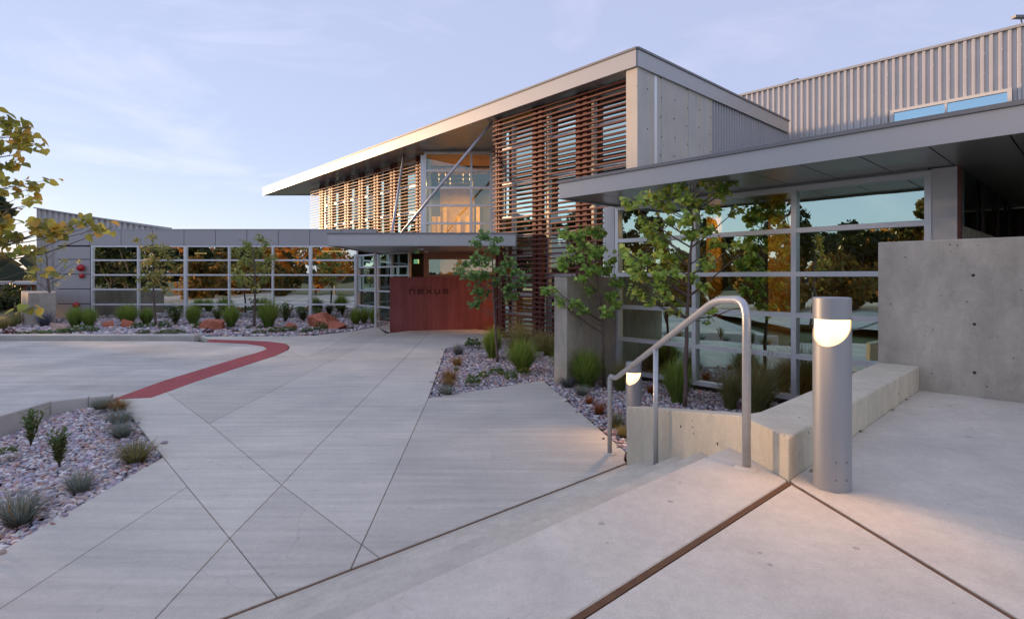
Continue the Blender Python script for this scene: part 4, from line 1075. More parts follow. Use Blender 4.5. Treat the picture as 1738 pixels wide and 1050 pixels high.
# right bed, tall ones
GT = 'tall green grasses in the right bed'
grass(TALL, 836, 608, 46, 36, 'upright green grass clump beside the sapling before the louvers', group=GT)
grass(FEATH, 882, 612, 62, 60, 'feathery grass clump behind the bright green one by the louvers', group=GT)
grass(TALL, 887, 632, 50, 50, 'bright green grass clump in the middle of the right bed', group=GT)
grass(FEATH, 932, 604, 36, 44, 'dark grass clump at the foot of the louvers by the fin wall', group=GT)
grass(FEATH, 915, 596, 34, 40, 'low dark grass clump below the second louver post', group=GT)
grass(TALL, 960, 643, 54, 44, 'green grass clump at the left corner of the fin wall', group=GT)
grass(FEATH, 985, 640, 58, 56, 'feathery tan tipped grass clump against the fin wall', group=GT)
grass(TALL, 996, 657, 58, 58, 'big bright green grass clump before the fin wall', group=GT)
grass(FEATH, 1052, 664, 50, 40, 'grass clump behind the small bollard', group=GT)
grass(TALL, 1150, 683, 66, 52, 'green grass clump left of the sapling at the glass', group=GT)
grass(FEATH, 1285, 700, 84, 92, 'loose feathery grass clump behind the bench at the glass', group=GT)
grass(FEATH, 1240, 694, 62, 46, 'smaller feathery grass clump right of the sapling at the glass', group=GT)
# far bed
GF = 'tall grasses along the left wing'
for kind, px, py, h, w, lb in (
    (TALL, 128, 555, 31, 28, 'left one of the twin grass clumps below the lowest red ball'), (TALL, 151, 555, 30, 26, 'right one of the twin grass clumps below the lowest red ball'),
    (TALL, 217, 553, 34, 32, 'grass clump behind the red rock at the first window bay'), (TALL, 249, 551, 26, 24, 'grass clump just left of the sapling before the second window bay'),
    (TALL, 328, 551, 32, 26, 'dark grass clump at the thick mullion of the left wing'),
    (TALL, 392, 556, 36, 28, 'grass clump left of the middle sapling of the left wing'), (TALL, 456, 556, 42, 36, 'largest dark grass clump right of the middle sapling'),
    (TALL, 604, 551, 26, 22, 'left grass clump by the entrance corner post'), (TALL, 618, 549, 25, 18, 'middle grass clump by the entrance corner post'), (TALL, 634, 551, 26, 16, 'right grass clump by the thin entrance post')):
    grass(kind, px, py, h, w, lb, z=0, group=GF)

# ------------------------------------------------------------------ leafy plants
def leaf_shape(L_, wid, cup=.18):
    """heart leaf on +X, base at origin; returns verts, faces"""
    xs = [0, -.06, .12, .42, .75, 1.0]; ws = [0, .28, .48, .50, .26, 0]
    v = [(0, 0, 0)] + [(x * L_, w * wid, cup * w * wid * 1.2 - .10 * L_ * x * x) for x, w in zip(xs[1:5], ws[1:5])] + [(L_, 0, -.16 * L_)] + [(x * L_, -w * wid, cup * w * wid * 1.2 - .10 * L_ * x * x) for x, w in zip(xs[4:0:-1], ws[4:0:-1])] + [(.42 * L_, 0, -.03 * L_)]
    n = len(v) - 1
    f = [[n, i, (i + 1) % n] for i in range(n)]
    return np.array(v), f
LEAFV, LEAFF = leaf_shape(1.0, 1.0)
LANCV, LANCF = leaf_shape(1.0, .36)
def add_leaf(m, p, d, up, s, c, shape=(LEAFV, LEAFF)):
    d = Vector(d).normalized(); u = Vector(up); e = u.cross(d)
    if e.length < 1e-4: e = Vector((1, 0, 0))
    e.normalize(); u = d.cross(e)
    n = len(m.v)
    for q in shape[0]: m.v.append(tuple(p + d * (q[0] * s) + e * (q[1] * s) + u * (q[2] * s)))
    m.f.extend([[i + n for i in f] for f in shape[1]]); m.c.extend([c] * len(shape[0]))
def low_mesh(name, n, r, h, cols, seed, s=.09, shape=(LEAFV, LEAFF)):
    rg = np.random.default_rng(seed); m = MB()
    for i in range(n):
        a = rg.uniform(0, 6.283); q = math.sqrt(rg.uniform(0, 1)) * r; z = h * rg.uniform(.25, 1.0) * (1 - .55 * (q / r) ** 2)
        p = Vector((math.cos(a) * q, math.sin(a) * q, z))
        d = Vector((math.cos(a) + rg.normal() * .4, math.sin(a) + rg.normal() * .4, rg.uniform(-.2, .7)))
        add_leaf(m, p, d, Z + Vector((rg.normal() * .3, rg.normal() * .3, 0)), s * rg.uniform(.7, 1.3), jitter(cols[rg.integers(len(cols))], rg), shape)
    return m.mesh(name, M['leaf'], recalc=False)
GRN = [(.09, .17, .04), (.13, .23, .05), (.18, .27, .06)]; YEL = [(.26, .26, .05), (.20, .24, .05)]; DRK = [(.08, .02, .02), (.11, .03, .03)]
LOWG = low_mesh('leafy_plant', 150, .5, .55, GRN, 81, .14); LOWY = low_mesh('leafy_plant', 130, .5, .5, GRN + YEL + YEL, 82, .14)
LOWD = low_mesh('leafy_plant', 110, .5, .55, DRK, 83, .14); MATG = low_mesh('ground_cover', 420, .5, .22, GRN + [(.15, .19, .06)], 84, .055)
def shrub_mesh(name, n_st, seed, cols, s=.13):
    rg = np.random.default_rng(seed); m = MB()
    for i in range(n_st):
        a = rg.uniform(0, 6.283); ln = rg.uniform(.05, .35); top = Vector((math.cos(a) * ln, math.sin(a) * ln, rg.uniform(.65, 1.0)))
        m.tube([Vector((0, 0, 0)) + top * .02, top * .5 + Z * .05, top], [.012, .009, .004], 5, c=(.16, .10, .06), cap=False)
        for k in range(15):
            u = .2 + .8 * k / 14; p = top * u; b = k * 2.4 + i
            add_leaf(m, p, Vector((math.cos(b), math.sin(b), .75)), Z, s * rg.uniform(.8, 1.25), jitter(cols[rg.integers(len(cols))], rg), (LANCV, LANCF))
    return m.mesh(name, M['leaf'], recalc=False)
SHR = [shrub_mesh('leafy_shrub', 12, 91 + k, [(.13, .20, .06), (.17, .26, .08), (.25, .27, .09)], s=.17) for k in range(2)]
def leafy(me, px, py, wpx, hpx, label, z=0.0, cat='plant', group=None, norm=1.0, hn=.5):
    p = gp(px, py, z); w = wpx * p.y / F; h = hpx * p.y / F
    nm = me.name.split('.')[0]
    if nm == 'ground_cover':
        return tag(plant(nm, me, p, label, 'ground cover', None, rz=px * .7, s=w / norm, sz=h / hn), kind='stuff')
    return plant(nm, me, p, label, cat, group, rz=px * .7, s=w / norm, sz=h / hn)
leafy(SHR[0], 52, 757, 38, 62, 'upright leafy shrub nearest the kerb in the near left bed', z=-.12, cat='shrub', group='leafy shrubs in the near left bed', norm=.7, hn=1.0)
leafy(SHR[1], 101, 793, 46, 66, 'broader leafy shrub in the middle of the near left bed', z=-.12, cat='shrub', group='leafy shrubs in the near left bed', norm=.7, hn=1.0)
leafy(LOWY, 12, 770, 30, 12, 'small yellow green plant at the left photo edge', z=-.14)
LB = 'low leafy plants in the right bed'
for me, px, py, w, h, lb in ((LOWG, 803, 590, 26, 17, 'dark green leafy plant at the back corner of the right bed'), (LOWG, 803, 654, 24, 19, 'green leafy plant nearest the paving in the right bed'),
    (LOWY, 820, 645, 17, 17, 'yellow green leafy plant beside the sapling foot'), (LOWG, 842, 634, 24, 12, 'round green plant just right of the sapling foot'),
    (LOWY, 853, 637, 12, 8, 'tiny yellow plant between two green ones'), (LOWG, 867, 645, 20, 16, 'blue green leafy plant right of the tiny yellow one'), (LOWY, 890, 636, 20, 14, 'bright lime leafy plant below the bright grass clump')):
    leafy(me, px, py, w, h, lb, group=LB)
LF = 'low plants along the far kerb'
for me, px, py, w, h, lb, hn in ((LOWD, 15, 569, 20, 12, 'dark red plant at the left end of the far bed', .5), (LOWY, 60, 567, 22, 8, 'pale green mat at the left end of the far kerb', .5), (MATG, 95, 567, 46, 8, 'green mat in front of the pale boulder', .2),
    (MATG, 137, 564, 50, 12, 'largest green mat below the twin grass clumps', .2), (LOWG, 36, 568, 18, 6, 'small green mat behind the far kerb by the dark red plant', .5),
    (LOWG, 233, 558, 18, 12, 'green plant right of the small red rock', .5), (LOWY, 256, 556, 14, 9, 'pale yellow green plant at the second sapling foot', .5), (LOWG, 280, 557, 18, 13, 'leafy plant right of the second sapling foot', .5),
    (MATG, 242, 567, 22, 8, 'small green mat at the kerb left of the row', .2), (MATG, 290, 567, 48, 8, 'long green mat at the kerb below the second window bay', .2),
    (SHR[0], 298, 552, 32, 34, 'round bushy shrub before the second window bay', 1.0), (LOWG, 340, 558, 20, 13, 'green plant left of the orange red boulder', .5), (LOWD, 353, 566, 16, 9, 'left dark red plant below the orange red boulder', .5),
    (LOWD, 388, 561, 9, 6, 'middle dark red plant right of the orange red boulder', .5), (LOWD, 400, 565, 11, 7, 'right dark red plant right of the orange red boulder', .5), (SHR[1], 370, 549, 26, 28, 'loose green shrub before the third window bay', 1.0),
    (LOWY, 422, 558, 9, 6, 'tiny yellow plant left of the middle sapling', .5), (LOWY, 443, 558, 14, 7, 'small yellow plant right of the middle sapling foot', .5), (LOWY, 440, 567, 22, 8, 'lime mat at the kerb below the middle sapling', .5), (LOWY, 468, 565, 24, 11, 'lime plant below the largest dark grass clump', .5),
    (LOWG, 490, 563, 24, 10, 'green plant in front of the flat red boulder', .5), (LOWG, 521, 565, 20, 9, 'green plant left of the large red boulders', .5), (LOWG, 545, 562, 20, 16, 'leafy plant in front of the large red boulder', .5), (LOWG, 596, 559, 11, 5, 'tiny green plant right of the large red boulders', .5),
    (SHR[0], 485, 547, 28, 34, 'tall dark shrub between sapling and flat red boulder', 1.0), (SHR[1], 516, 546, 26, 24, 'bright leafy shrub at the second thick mullion', 1.0), (SHR[0], 541, 546, 22, 24, 'dark leafy shrub right of the second thick mullion', 1.0)):
    leafy(me, px, py, w, h, lb, group=LF, norm=.7 if hn == 1.0 else 1.0, hn=hn)
# lavender like plant before the short concrete wall
LAV = grass_mesh('lavender', 260, 1.0, .6, .3, (.10, .11, .09), (.17, .15, .27), 95, w=.006)
plant('lavender', LAV, gp(76, 554), 'grey purple lavender before the short concrete wall', 'lavender', None, s=44 * gp(76, 554).y / F / 1.2, sz=30 * gp(76, 554).y / F)

# ------------------------------------------------------------------ saplings built limb by limb
def sapling(name, label, base_px, base_py, trunk, blobs, leaf_s, n_leaf, cols, seed, zb=0.0, r0=.028, mat=None, shape=None, group=None, depth=None, cat='tree', spread=1.0, rise=.75, gain=3.3, br=1.0):
    """trunk: photo points up the stem; blobs: (px, py, r_px) leaf clusters in the plane of the stem, given depth of their own"""
    rg = np.random.default_rng(seed)
    Yd = depth or gp(base_px, base_py, zb).y
    root_p = Vector(((base_px - CX) * Yd / F, Yd, zb if depth is None else zat(base_py, Yd)))
    root = empty(name, root_p); tag(root, label, cat, group)
    k = Yd / F
    tr = [at(px, py, Yd) + Vector((0, rg.normal() * .03, 0)) for px, py in trunk]; tr = [root_p] + tr
    tm = MB(); n = len(tr)
    fine = []
    for i in range(n - 1):
        for q in range(4): fine.append(tr[i].lerp(tr[i + 1], q / 4) + Vector((rg.normal(), rg.normal(), 0)) * r0 * .12)
    fine.append(tr[-1]); nf = len(fine)
    tm.tube(fine, [r0 * (1 - .72 * i / (nf - 1)) for i in range(nf)], 9)
    lm = MB(); shape = shape or (LEAFV, LEAFF)
    tot = sum(b[2] ** 2 for b in blobs)
    for (px, py, rp) in blobs:
        rr = rp * k
        cpt = at(px, py, Yd); cpt.y += rg.uniform(-1, 1) * rr * 1.6 * spread
        # leave the stem below the cluster
        best = min(range(nf), key=lambda i: abs((cpt.z - rise * (Vector((cpt.x, cpt.y, 0)) - Vector((fine[i].x, fine[i].y, 0))).length) - fine[i].z) + (.0 if i > nf * .3 else .6))
        st = fine[best]; mid = st.lerp(cpt, .5) + Vector((rg.normal() * .04, rg.normal() * .04, -.05 * (cpt - st).length))
        L_ = (cpt - st).length; rb = br * min(r0 * (1 - .72 * best / nf) * .75, .006 + .009 * L_)
        tm.tube([st, st.lerp(mid, .5) + Vector((0, 0, -.01)), mid, mid.lerp(cpt, .6) + Vector((rg.normal(), rg.normal(), rg.normal())) * .02, cpt], [rb, rb * .85, rb * .65, rb * .4, rb * .2], 6, cap=False)
        nl = max(3, int(n_leaf * rp * rp / tot))
        ntw = max(2, nl // 5)
        for t in range(ntw):
            dv = Vector((rg.normal(), rg.normal(), rg.normal() * .8)); dv.normalize()
            tip = cpt + dv * rr * rg.uniform(.55, 1.1)
            src = mid.lerp(cpt, rg.uniform(.5, 1.0))
            tm.tube([src, src.lerp(tip, .5) + Vector((0, 0, .01)), tip], [rb * .28, rb * .2, rb * .1], 4, cap=False)
            for q in range(int(math.ceil(nl / ntw))):
                u = (q + .6) / math.ceil(nl / ntw) * .95 + .1
                p = src.lerp(tip, u) + Vector((rg.normal(), rg.normal(), rg.normal())) * leaf_s * .35
                out = (tip - src).normalized()
                d = Vector((out.x + rg.normal() * .7, out.y + rg.normal() * .7, -.55 + rg.normal() * .35))
                upv = Vector((rg.normal() * .5 - .2, rg.normal() * .5 - .5, .8))
                c = cols[rg.integers(len(cols))]
                add_leaf(lm, p, d, upv, leaf_s * rg.uniform(.6, 1.2), jitter(tuple(gain * x for x in c), rg, .22), shape)
    tk_ = tm.build('trunk', mat or M['bark'], root, smooth=True)
    me = lm.mesh('crown', M['leaf'], recalc=False); o = bpy.data.objects.new('crown', me); COL.objects.link(o); o.parent = root; o.matrix_parent_inverse = Matrix.Translation(-wt(root))
    return root
LG = [(.10, .15, .035), (.13, .19, .04), (.17, .22, .05), (.08, .12, .03)]
LG2 = [(.16, .20, .04), (.20, .24, .05), (.12, .17, .04), (.09, .13, .035), (.26, .24, .05)]
sapling('sapling_tree', 'young heart leaved tree before the rust louvers and red wall', 844, 614, [(842, 565), (838, 510), (836, 455), (838, 415)],
        [(823, 401, 15), (842, 404, 12), (810, 412, 11), (840, 424, 16), (822, 440, 17), (801, 441, 14), (783, 447, 12), (864, 442, 16), (850, 455, 13), (892, 464, 12), (876, 458, 12), (778, 458, 9), (801, 467, 17), (820, 466, 16), (842, 476, 14), (866, 484, 15), (884, 478, 10), (806, 490, 15), (823, 492, 12), (801, 514, 13), (812, 506, 10), (878, 499, 11), (862, 502, 8)],
        0.080, 1250, [(.06, .10, .03), (.08, .13, .035), (.10, .16, .04), (.05, .08, .028)], 101, r0=.035, group='young trees in the right bed')
sapling('sapling_tree', 'young heart leaved tree standing before the concrete fin wall', 1025, 655, [(1024, 600), (1023, 555), (1019, 520), (1012, 470), (1010, 420)],
        [(954, 392, 10), (965, 398, 10), (984, 398, 15), (1009, 388, 14), (1022, 392, 9), (950, 443, 14), (975, 436, 14), (968, 420, 9), (1009, 426, 18), (990, 415, 12), (1000, 456, 16), (1030, 455, 16), (1045, 440, 10), (929, 491, 9), (936, 485, 6), (950, 510, 7), (975, 512, 11), (988, 526, 10), (1030, 528, 14), (1005, 490, 12), (1040, 498, 14), (1046, 515, 11), (985, 470, 10), (1052, 478, 12)],
        .078, 1200, LG, 102, r0=.033, group='young trees in the right bed')
sapling('sapling_tree', 'tallest young tree with drooping heart leaves before the glass front', 1163, 690, [(1165, 600), (1166, 520), (1170, 450), (1175, 390), (1174, 330)],
        [(1172, 285, 10), (1178, 298, 12), (1192, 306, 13), (1212, 310, 10), (1243, 302, 12), (1234, 312, 9), (1258, 350, 10), (1222, 323, 14), (1151, 320, 15), (1126, 323, 15), (1106, 329, 11), (1088, 335, 13), (1066, 340, 12), (1134, 345, 17), (1160, 340, 15), (1187, 345, 18), (1215, 352, 14), (1160, 373, 17), (1135, 372, 12), (1101, 381, 12), (1090, 374, 9), (1126, 402, 15), (1108, 398, 12), (1172, 398, 15), (1200, 388, 14), (1222, 411, 14), (1250, 412, 9), (1270, 418, 8), (1060, 427, 12), (1075, 440, 14), (1092, 436, 14), (1146, 434, 15), (1193, 446, 16), (1118, 430, 12), (1066, 457, 12), (1085, 462, 12), (1110, 457, 14), (1140, 462, 12), (1180, 470, 10), (1084, 494, 13), (1118, 482, 13), (1192, 486, 12), (1100, 510, 10), (1147, 524, 11), (1128, 505, 9), (1210, 528, 9), (1205, 545, 6), (1268, 522, 6)],
        .078, 2000, LG2, 103, r0=.036, group='young trees in the right bed', spread=1.1)
sapling('sapling_tree', 'young tree with yellowing leaves reaching in from the left edge of the photo', -95, 800, [(-85, 640), (-70, 480), (-55, 360), (-40, 240)],
        [(14, 194, 8), (5, 206, 10), (22, 221, 14), (45, 218, 11), (58, 230, 7), (36, 241, 13), (54, 243, 11), (7, 249, 14), (-10, 260, 18), (22, 279, 11), (5, 283, 14), (30, 272, 7), (12, 310, 12), (5, 326, 12), (20, 318, 8), (62, 317, 9), (52, 330, 7), (80, 305, 6), (70, 334, 6), (54, 342, 6), (22, 370, 14), (10, 385, 15), (47, 374, 12), (68, 380, 12), (90, 392, 13), (107, 389, 12), (123, 376, 9), (138, 374, 9), (160, 380, 10), (174, 388, 8), (190, 385, 7), (14, 408, 13), (5, 425, 13), (43, 420, 9), (66, 419, 9), (28, 395, 9), (36, 522, 7), (54, 520, 8), (68, 450, 6), (82, 462, 4)],
        .070, 430, [(.28, .24, .04), (.34, .26, .045), (.20, .19, .04), (.36, .22, .04), (.15, .15, .04)], 104, depth=4.5, r0=.04, cat='tree', spread=.7, rise=.2, gain=2.1, br=.42)
SM = [(.10, .11, .035), (.14, .14, .04), (.20, .15, .04)]
sapling('sapling_tree', 'thin sapling before the second window bay of the left wing', 264, 553, [(262, 520), (260, 490), (258, 460), (259, 425)],
        [(232, 404, 8), (245, 418, 12), (265, 402, 9), (278, 420, 12), (290, 436, 10), (258, 440, 14), (238, 446, 9), (280, 460, 12), (256, 466, 12), (236, 470, 9), (270, 480, 10), (245, 490, 8), (288, 488, 8)],
        .13, 620, SM, 105, r0=.05, shape=(LANCV * 1.3, LANCF), group='saplings along the left wing')
sapling('sapling_tree', 'fuller sapling before the fourth window bay of the left wing', 431, 556, [(432, 520), (433, 495), (432, 460), (430, 425)],
        [(405, 418, 9), (420, 412, 10), (443, 404, 10), (430, 425, 14), (452, 412, 8), (410, 438, 13), (448, 436, 13), (430, 448, 15), (405, 458, 10), (455, 456, 9), (425, 470, 13), (445, 472, 11), (410, 475, 9), (436, 486, 8)],
        .13, 820, [(.10, .12, .035), (.13, .15, .04), (.17, .16, .04)], 106, r0=.055, shape=(LANCV * 1.3, LANCF), group='saplings along the left wing')
sapling('sapling_tree', 'thin bare sapling before the corner of the left wing beside red balls', 91, 552, [(90, 520), (86, 495), (80, 470), (78, 440)],
        [(62, 420, 9), (78, 405, 8), (98, 418, 8), (105, 440, 7), (70, 440, 9), (115, 448, 6), (50, 452, 10), (48, 468, 8), (64, 470, 8), (108, 466, 7), (120, 458, 5), (130, 440, 3), (96, 482, 5)],
        .11, 240, [(.16, .15, .04), (.24, .20, .05), (.12, .13, .04)], 107, r0=.07, shape=(LANCV * 1.3, LANCF), group='saplings along the left wing')

# ------------------------------------------------------------------ handrail
hr = empty('handrail', gp(1150, 790, .4)); tag(hr, 'bent galvanised pipe handrail with three posts on the steps', 'handrail')
p1, p3 = gp(1035, 769.5, 0), gp(1267, 795, LZ); pd_ = (flat(p3, 0) - flat(p1, 0)).normalized()
def rp(px, py):
    t, p = col(px, flat(p1, 0), pd_); return flat(p, zat(py, p.y))
def fillet(pts, rad, n=7):
    out = [pts[0]]
    for i in range(1, len(pts) - 1):
        a, b, c = pts[i - 1], pts[i], pts[i + 1]; u = (a - b).normalized(); v = (c - b).normalized(); r_ = min(rad, (a - b).length * .48, (c - b).length * .48)
        for k in range(n + 1):
            s = k / n; q0 = b + u * r_ * (1 - s); q1 = b + v * r_ * s; out.append(q0.lerp(q1, s))
    return out + [pts[-1]]
PR = .0265
top3 = rp(1267, 509); top1 = rp(1035, 637)
lo = rp(1046.5, 640.5)
path = [flat(p1, 0.0), top1 + Z * .02, flat(rp(1039, 636), top1.z + .005), lo, rp(1215, 509), flat(p3, top3.z), flat(p3, LZ)]
path[1] = flat(p1, top1.z)
path[2] = flat(p1.lerp(p3, .05), top1.z)
MB().tube(fillet(path, .13, 8), PR, 16).build('rail', M['galv'], hr, smooth=True)
t2, p2 = col(1113, flat(p1, 0), pd_)
r2 = rp(1113, 592)
MB().tube([flat(p2, .30), flat(p2, r2.z)], PR * .86, 14).build('post', M['galv'], hr, smooth=True)
MB().lathe((p3.x, p3.y, LZ), [(.075, -.01), (.072, .006), (.05, .012), (.028, .016)], 24).build('grout_ring', M['landing'], hr, smooth=True)
MB().lathe((p1.x, p1.y, 0), [(.075, -.01), (.072, .006), (.05, .012), (.028, .016)], 24).build('grout_ring', M['landing'], hr, smooth=True)

# ------------------------------------------------------------------ bollards with a slanted lit opening
def bollard(loc, h, label, r=.098, facing=-B, e=6.5):
    root = empty('bollard_light', loc); tag(root, label, 'bollard light', 'bollard lights by the steps')
    seg = 72; fa_ = math.atan2(facing.y, facing.x)
    zc = h - .125; drop = .150
    def low(a):
        c = math.cos(a - fa_)
        return zc - drop * max(0, (c + .25) / 1.25) ** .75 if c > -.25 else zc
    body = MB(); n = seg
    ang = [2 * math.pi * i / seg for i in range(seg)]
    vo = [(r * math.cos(a), r * math.sin(a), 0.0) for a in ang] + [(r * math.cos(a), r * math.sin(a), low(a)) for a in ang]
    ri = r - .006
    vi = [(ri * math.cos(a), ri * math.sin(a), low(a)) for a in ang] + [(ri * math.cos(a), ri * math.sin(a), low(a) - .03) for a in ang]
    body.add(vo + vi, [[i, (i + 1) % n, n + (i + 1) % n, n + i] for i in range(n)] + [[n + i, n + (i + 1) % n, 2 * n + (i + 1) % n, 2 * n + i] for i in range(n)] + [[2 * n + i, 2 * n + (i + 1) % n, 3 * n + (i + 1) % n, 3 * n + i] for i in range(n)])
    body.build('shaft', M['bollard'], root, smooth=False, loc=(0, 0, 0))
    hd = MB().lathe((0, 0, 0), [(r - .006, zc + .0005), (r, zc + .001), (r, h - .006), (r - .004, h - .001), (r - .012, h)], seg)
    hd.build('head', M['bollard'], root, loc=(0, 0, 0))
    rl = r - .010
    MB().lathe((0, 0, 0), [(rl, zc - drop - .02), (rl, zc - .001)], seg).build('lens', lens_mat('lit bollard lens', zc - drop, zc), root, loc=(0, 0, 0))
    # fixing screws near the foot
    for a in (-1.9, -1.3):
        for zq in (.07, .17):
            MB().lathe((r * math.cos(a) * 1.0, r * math.sin(a) * 1.0, zq), [(.005, -.005), (.005, .005)], 8).build('screw', M['fascia_edge'], root, loc=(0, 0, 0))
    # the lamp throws light out of the opening and down
    d = bpy.data.lights.new('bollard_lamp', 'SPOT'); d.energy = e; d.color = (1.0, .56, .26); d.spot_size = math.radians(128); d.spot_blend = .55; d.shadow_soft_size = .05
    o = bpy.data.objects.new('bollard_lamp', d); COL.objects.link(o); o.parent = root
    fdir = Vector((facing.x, facing.y, -1.05)).normalized()
    o.location = facing * (r + .03) + Z * (zc - .06); o.rotation_euler = fdir.to_track_quat('-Z', 'Y').to_euler()
    return root
bp_ = gp(1412, 825.5, LZ)
bollard(bp_, 1.085, 'silver cylindrical bollard light with glowing slanted opening on the landing')
bq = at(1075.5, 640, 6.95); bq.z = -.10
bollard(bq, 1.02, 'small distant bollard light glowing behind the cheek wall')

# ------------------------------------------------------------------ boulders
def boulder(px, py, wpx, hpx, mat, label, seed, flat_=1.0):
    rg = np.random.default_rng(seed); p = gp(px, py, -.01); w = wpx * p.y / F * 1.2; h = hpx * p.y / F * 1.2
    bm = bmesh.new(); bmesh.ops.create_icosphere(bm, subdivisions=3, radius=1.0)
    planes = []
    for k in range(10):
        v = Vector((rg.normal(), rg.normal(), rg.normal() * .7 + .25)); v.normalize(); planes.append((v, rg.uniform(.30, .62)))
    for v in bm.verts:
        for n_, d_ in planes:
            q = v.co.dot(n_)
            if q > d_: v.co -= n_ * (q - d_)
        v.co += Vector((rg.normal(), rg.normal(), rg.normal())) * .010
    mx = max(abs(v.co.x) for v in bm.verts); mz = max(v.co.z for v in bm.verts)
    for v in bm.verts: v.co = Vector((v.co.x / mx * w / 2, v.co.y / mx * w * .36, v.co.z / mz * h * (1 if v.co.z > 0 else .4)))
    me = bpy.data.meshes.new('boulder'); bm.to_mesh(me); bm.free(); me.materials.append(mat)
    o = bpy.data.objects.new('boulder', me); COL.objects.link(o); o.location = p; tag(o, label, 'boulder', 'boulders in the far bed'); return o
boulder(100, 562, 40, 12, M['boulder_tan'], 'pale tan boulder below the left wing corner', 1)
boulder(186, 556, 28, 11, M['boulder'], 'low flat red boulder left of the first grass clump', 2)
boulder(222, 556, 22, 13, M['boulder'], 'small upright red boulder at the first grass clump', 3)
boulder(334, 555, 30, 7, M['boulder'], 'flat dark red boulder below the thick mullion', 4)
boulder(363, 559, 38, 15, M['boulder'], 'orange red boulder before the third window bay', 5)
boulder(491, 559, 30, 11, M['boulder'], 'low orange red boulder beside lime plants', 6)
boulder(556, 556, 54, 22, M['boulder'], 'largest red boulder near the entrance canopy', 17)
boulder(568, 559, 38, 12, M['boulder'], 'red boulder leaning in front of the largest one', 8)

# ------------------------------------------------------------------ red balls on the corner cladding
for px, py, d, lb in ((137, 454.5, 12, 'largest glossy red ball on the grey corner cladding'), (138.5, 468, 8, 'smallest red ball just under the largest one'), (129, 517.5, 10, 'lowest red ball low on the corner cladding')):
    Yq = YW - .03 - d * YW / F * .42
    p = at(px, py, Yq); r = d * Yq / F / 2
    root = empty('red_ball', p); tag(root, lb, 'ball', 'red wall balls')
    s = MB(); prof = [(r * math.sin(math.pi * k / 16) + (1e-4 if k in (0, 16) else 0), -r * math.cos(math.pi * k / 16)) for k in range(17)]
    s.lathe((0, 0, 0), prof, 28).build('ball', M['red_gloss'], root, smooth=True, loc=(0, 0, 0))
    MB().tube([(0, r * .8, 0), (0, YW - .03 - Yq, 0)], r * .15, 8).build('wall_pin', M['alu'], root, loc=(0, 0, 0))

# ------------------------------------------------------------------ a few fallen leaves and crumbs on the landing
rgl = np.random.default_rng(5)
for i, (px, py, lb) in enumerate(((1458, 732, 'curled brown leaf at the bench foot nearest the bollard'), (1477, 717, 'second brown leaf along the bench foot'), (1515, 695, 'third brown leaf along the bench foot'), (1537, 678, 'brown leaf at the bench foot by the tall wall'), (1383, 800, 'brown leaf just left of the bollard foot'))):
    p = gp(px, py, LZ + .004); m = MB()
    add_leaf(m, Vector((0, 0, .003)), Vector((math.cos(i * 2.1), math.sin(i * 2.1), .15)), Z, .035, (.13, .055, .025))
    o = link_mesh('fallen_leaf', m.mesh('fallen_leaf', M['leaf'], recalc=False), None, p); tag(o, lb, 'leaf', 'dry leaves on the landing')

# ------------------------------------------------------------------ surroundings: what lies left, beyond and behind (mirrored in the glass)
M['brick'] = plain('red brick', (.28, .075, .05), .85, var=.15, scale=5)
M['far_white'] = plain('pale trim', (.55, .52, .5), .7)
M['far_glass'] = plain('dark window', (.05, .06, .07), .15)
hp = at(28, 500, 62)
hs = empty('brick_house', (hp.x, 62, -.4)); tag(hs, 'low red brick house far behind at the left edge', 'house')
h0, h1 = at(-60, 500, 62).x, at(58, 500, 62).x; zt3 = zat(482, 62)
MB().slab((h0, 62), (h1, 62), Y_, 8, -.42, zt3 - .05).build('wall', M['brick'], hs)
MB().prism([(h0 - .5, 61.2), (h1 + .5, 61.2), (h1 + .5, 70.5), (h0 - .5, 70.5)], zt3 - .05, zt3 + .28).build('roof', M['far_white'], hs)
for a, b in ((2, 9), (11, 19), (46, 54), (-20, -8)):
    wv = MB().slab((at(a, 0, 62).x, 61.93), (at(b, 0, 62).x, 61.93), Y_, .06, zat(496, 62), zat(485.5, 62)).build('window', M['far_white'], hs)
    MB().slab((at(a + .8, 0, 62).x, 61.9), (at(b - .8, 0, 62).x, 61.9), Y_, .02, zat(495, 62), zat(486.5, 62)).build('pane', M['far_glass'], wv)

def crown_mesh(name, n, cols, seed, rx, rz_, leaf, lumps=16, shape='round'):
    """leaf clumps gathered round limb ends; base of the crown at z = 0"""
    rg = np.random.default_rng(seed); m = MB(); cs = []
    for k in range(lumps):
        while True:
            v = Vector((rg.uniform(-1, 1), rg.uniform(-1, 1), rg.uniform(0, 1)))
            q = math.hypot(v.x, v.y)
            lim = (1 - v.z) * .95 + .05 if shape == 'cone' else math.sqrt(max(0, 1 - (v.z * 2 - 1) ** 2)) + .12
            if q < lim: break
        cs.append((Vector((v.x * rx, v.y * rx, v.z * rz_)), rx * rg.uniform(.22, .42)))
    for i in range(n):
        c, r_ = cs[rg.integers(lumps)]
        d = Vector((rg.normal(), rg.normal(), rg.normal())); d.normalize()
        p = c + d * r_ * rg.uniform(.35, 1.0) ** .5
        n_ = Vector((rg.normal(), rg.normal(), rg.normal())).normalized(); u = n_.orthogonal().normalized(); w = n_.cross(u)
        s = leaf * rg.uniform(.6, 1.4); cc = jitter(cols[rg.integers(len(cols))], rg, .3); k = len(m.v)
        m.v.extend([tuple(p + u * s), tuple(p + w * s * .6), tuple(p - u * s), tuple(p - w * s * .6)]); m.c.extend([cc] * 4); m.f.append([k, k + 1, k + 2, k + 3])
    return m.mesh(name, M['leaf'], recalc=False), cs
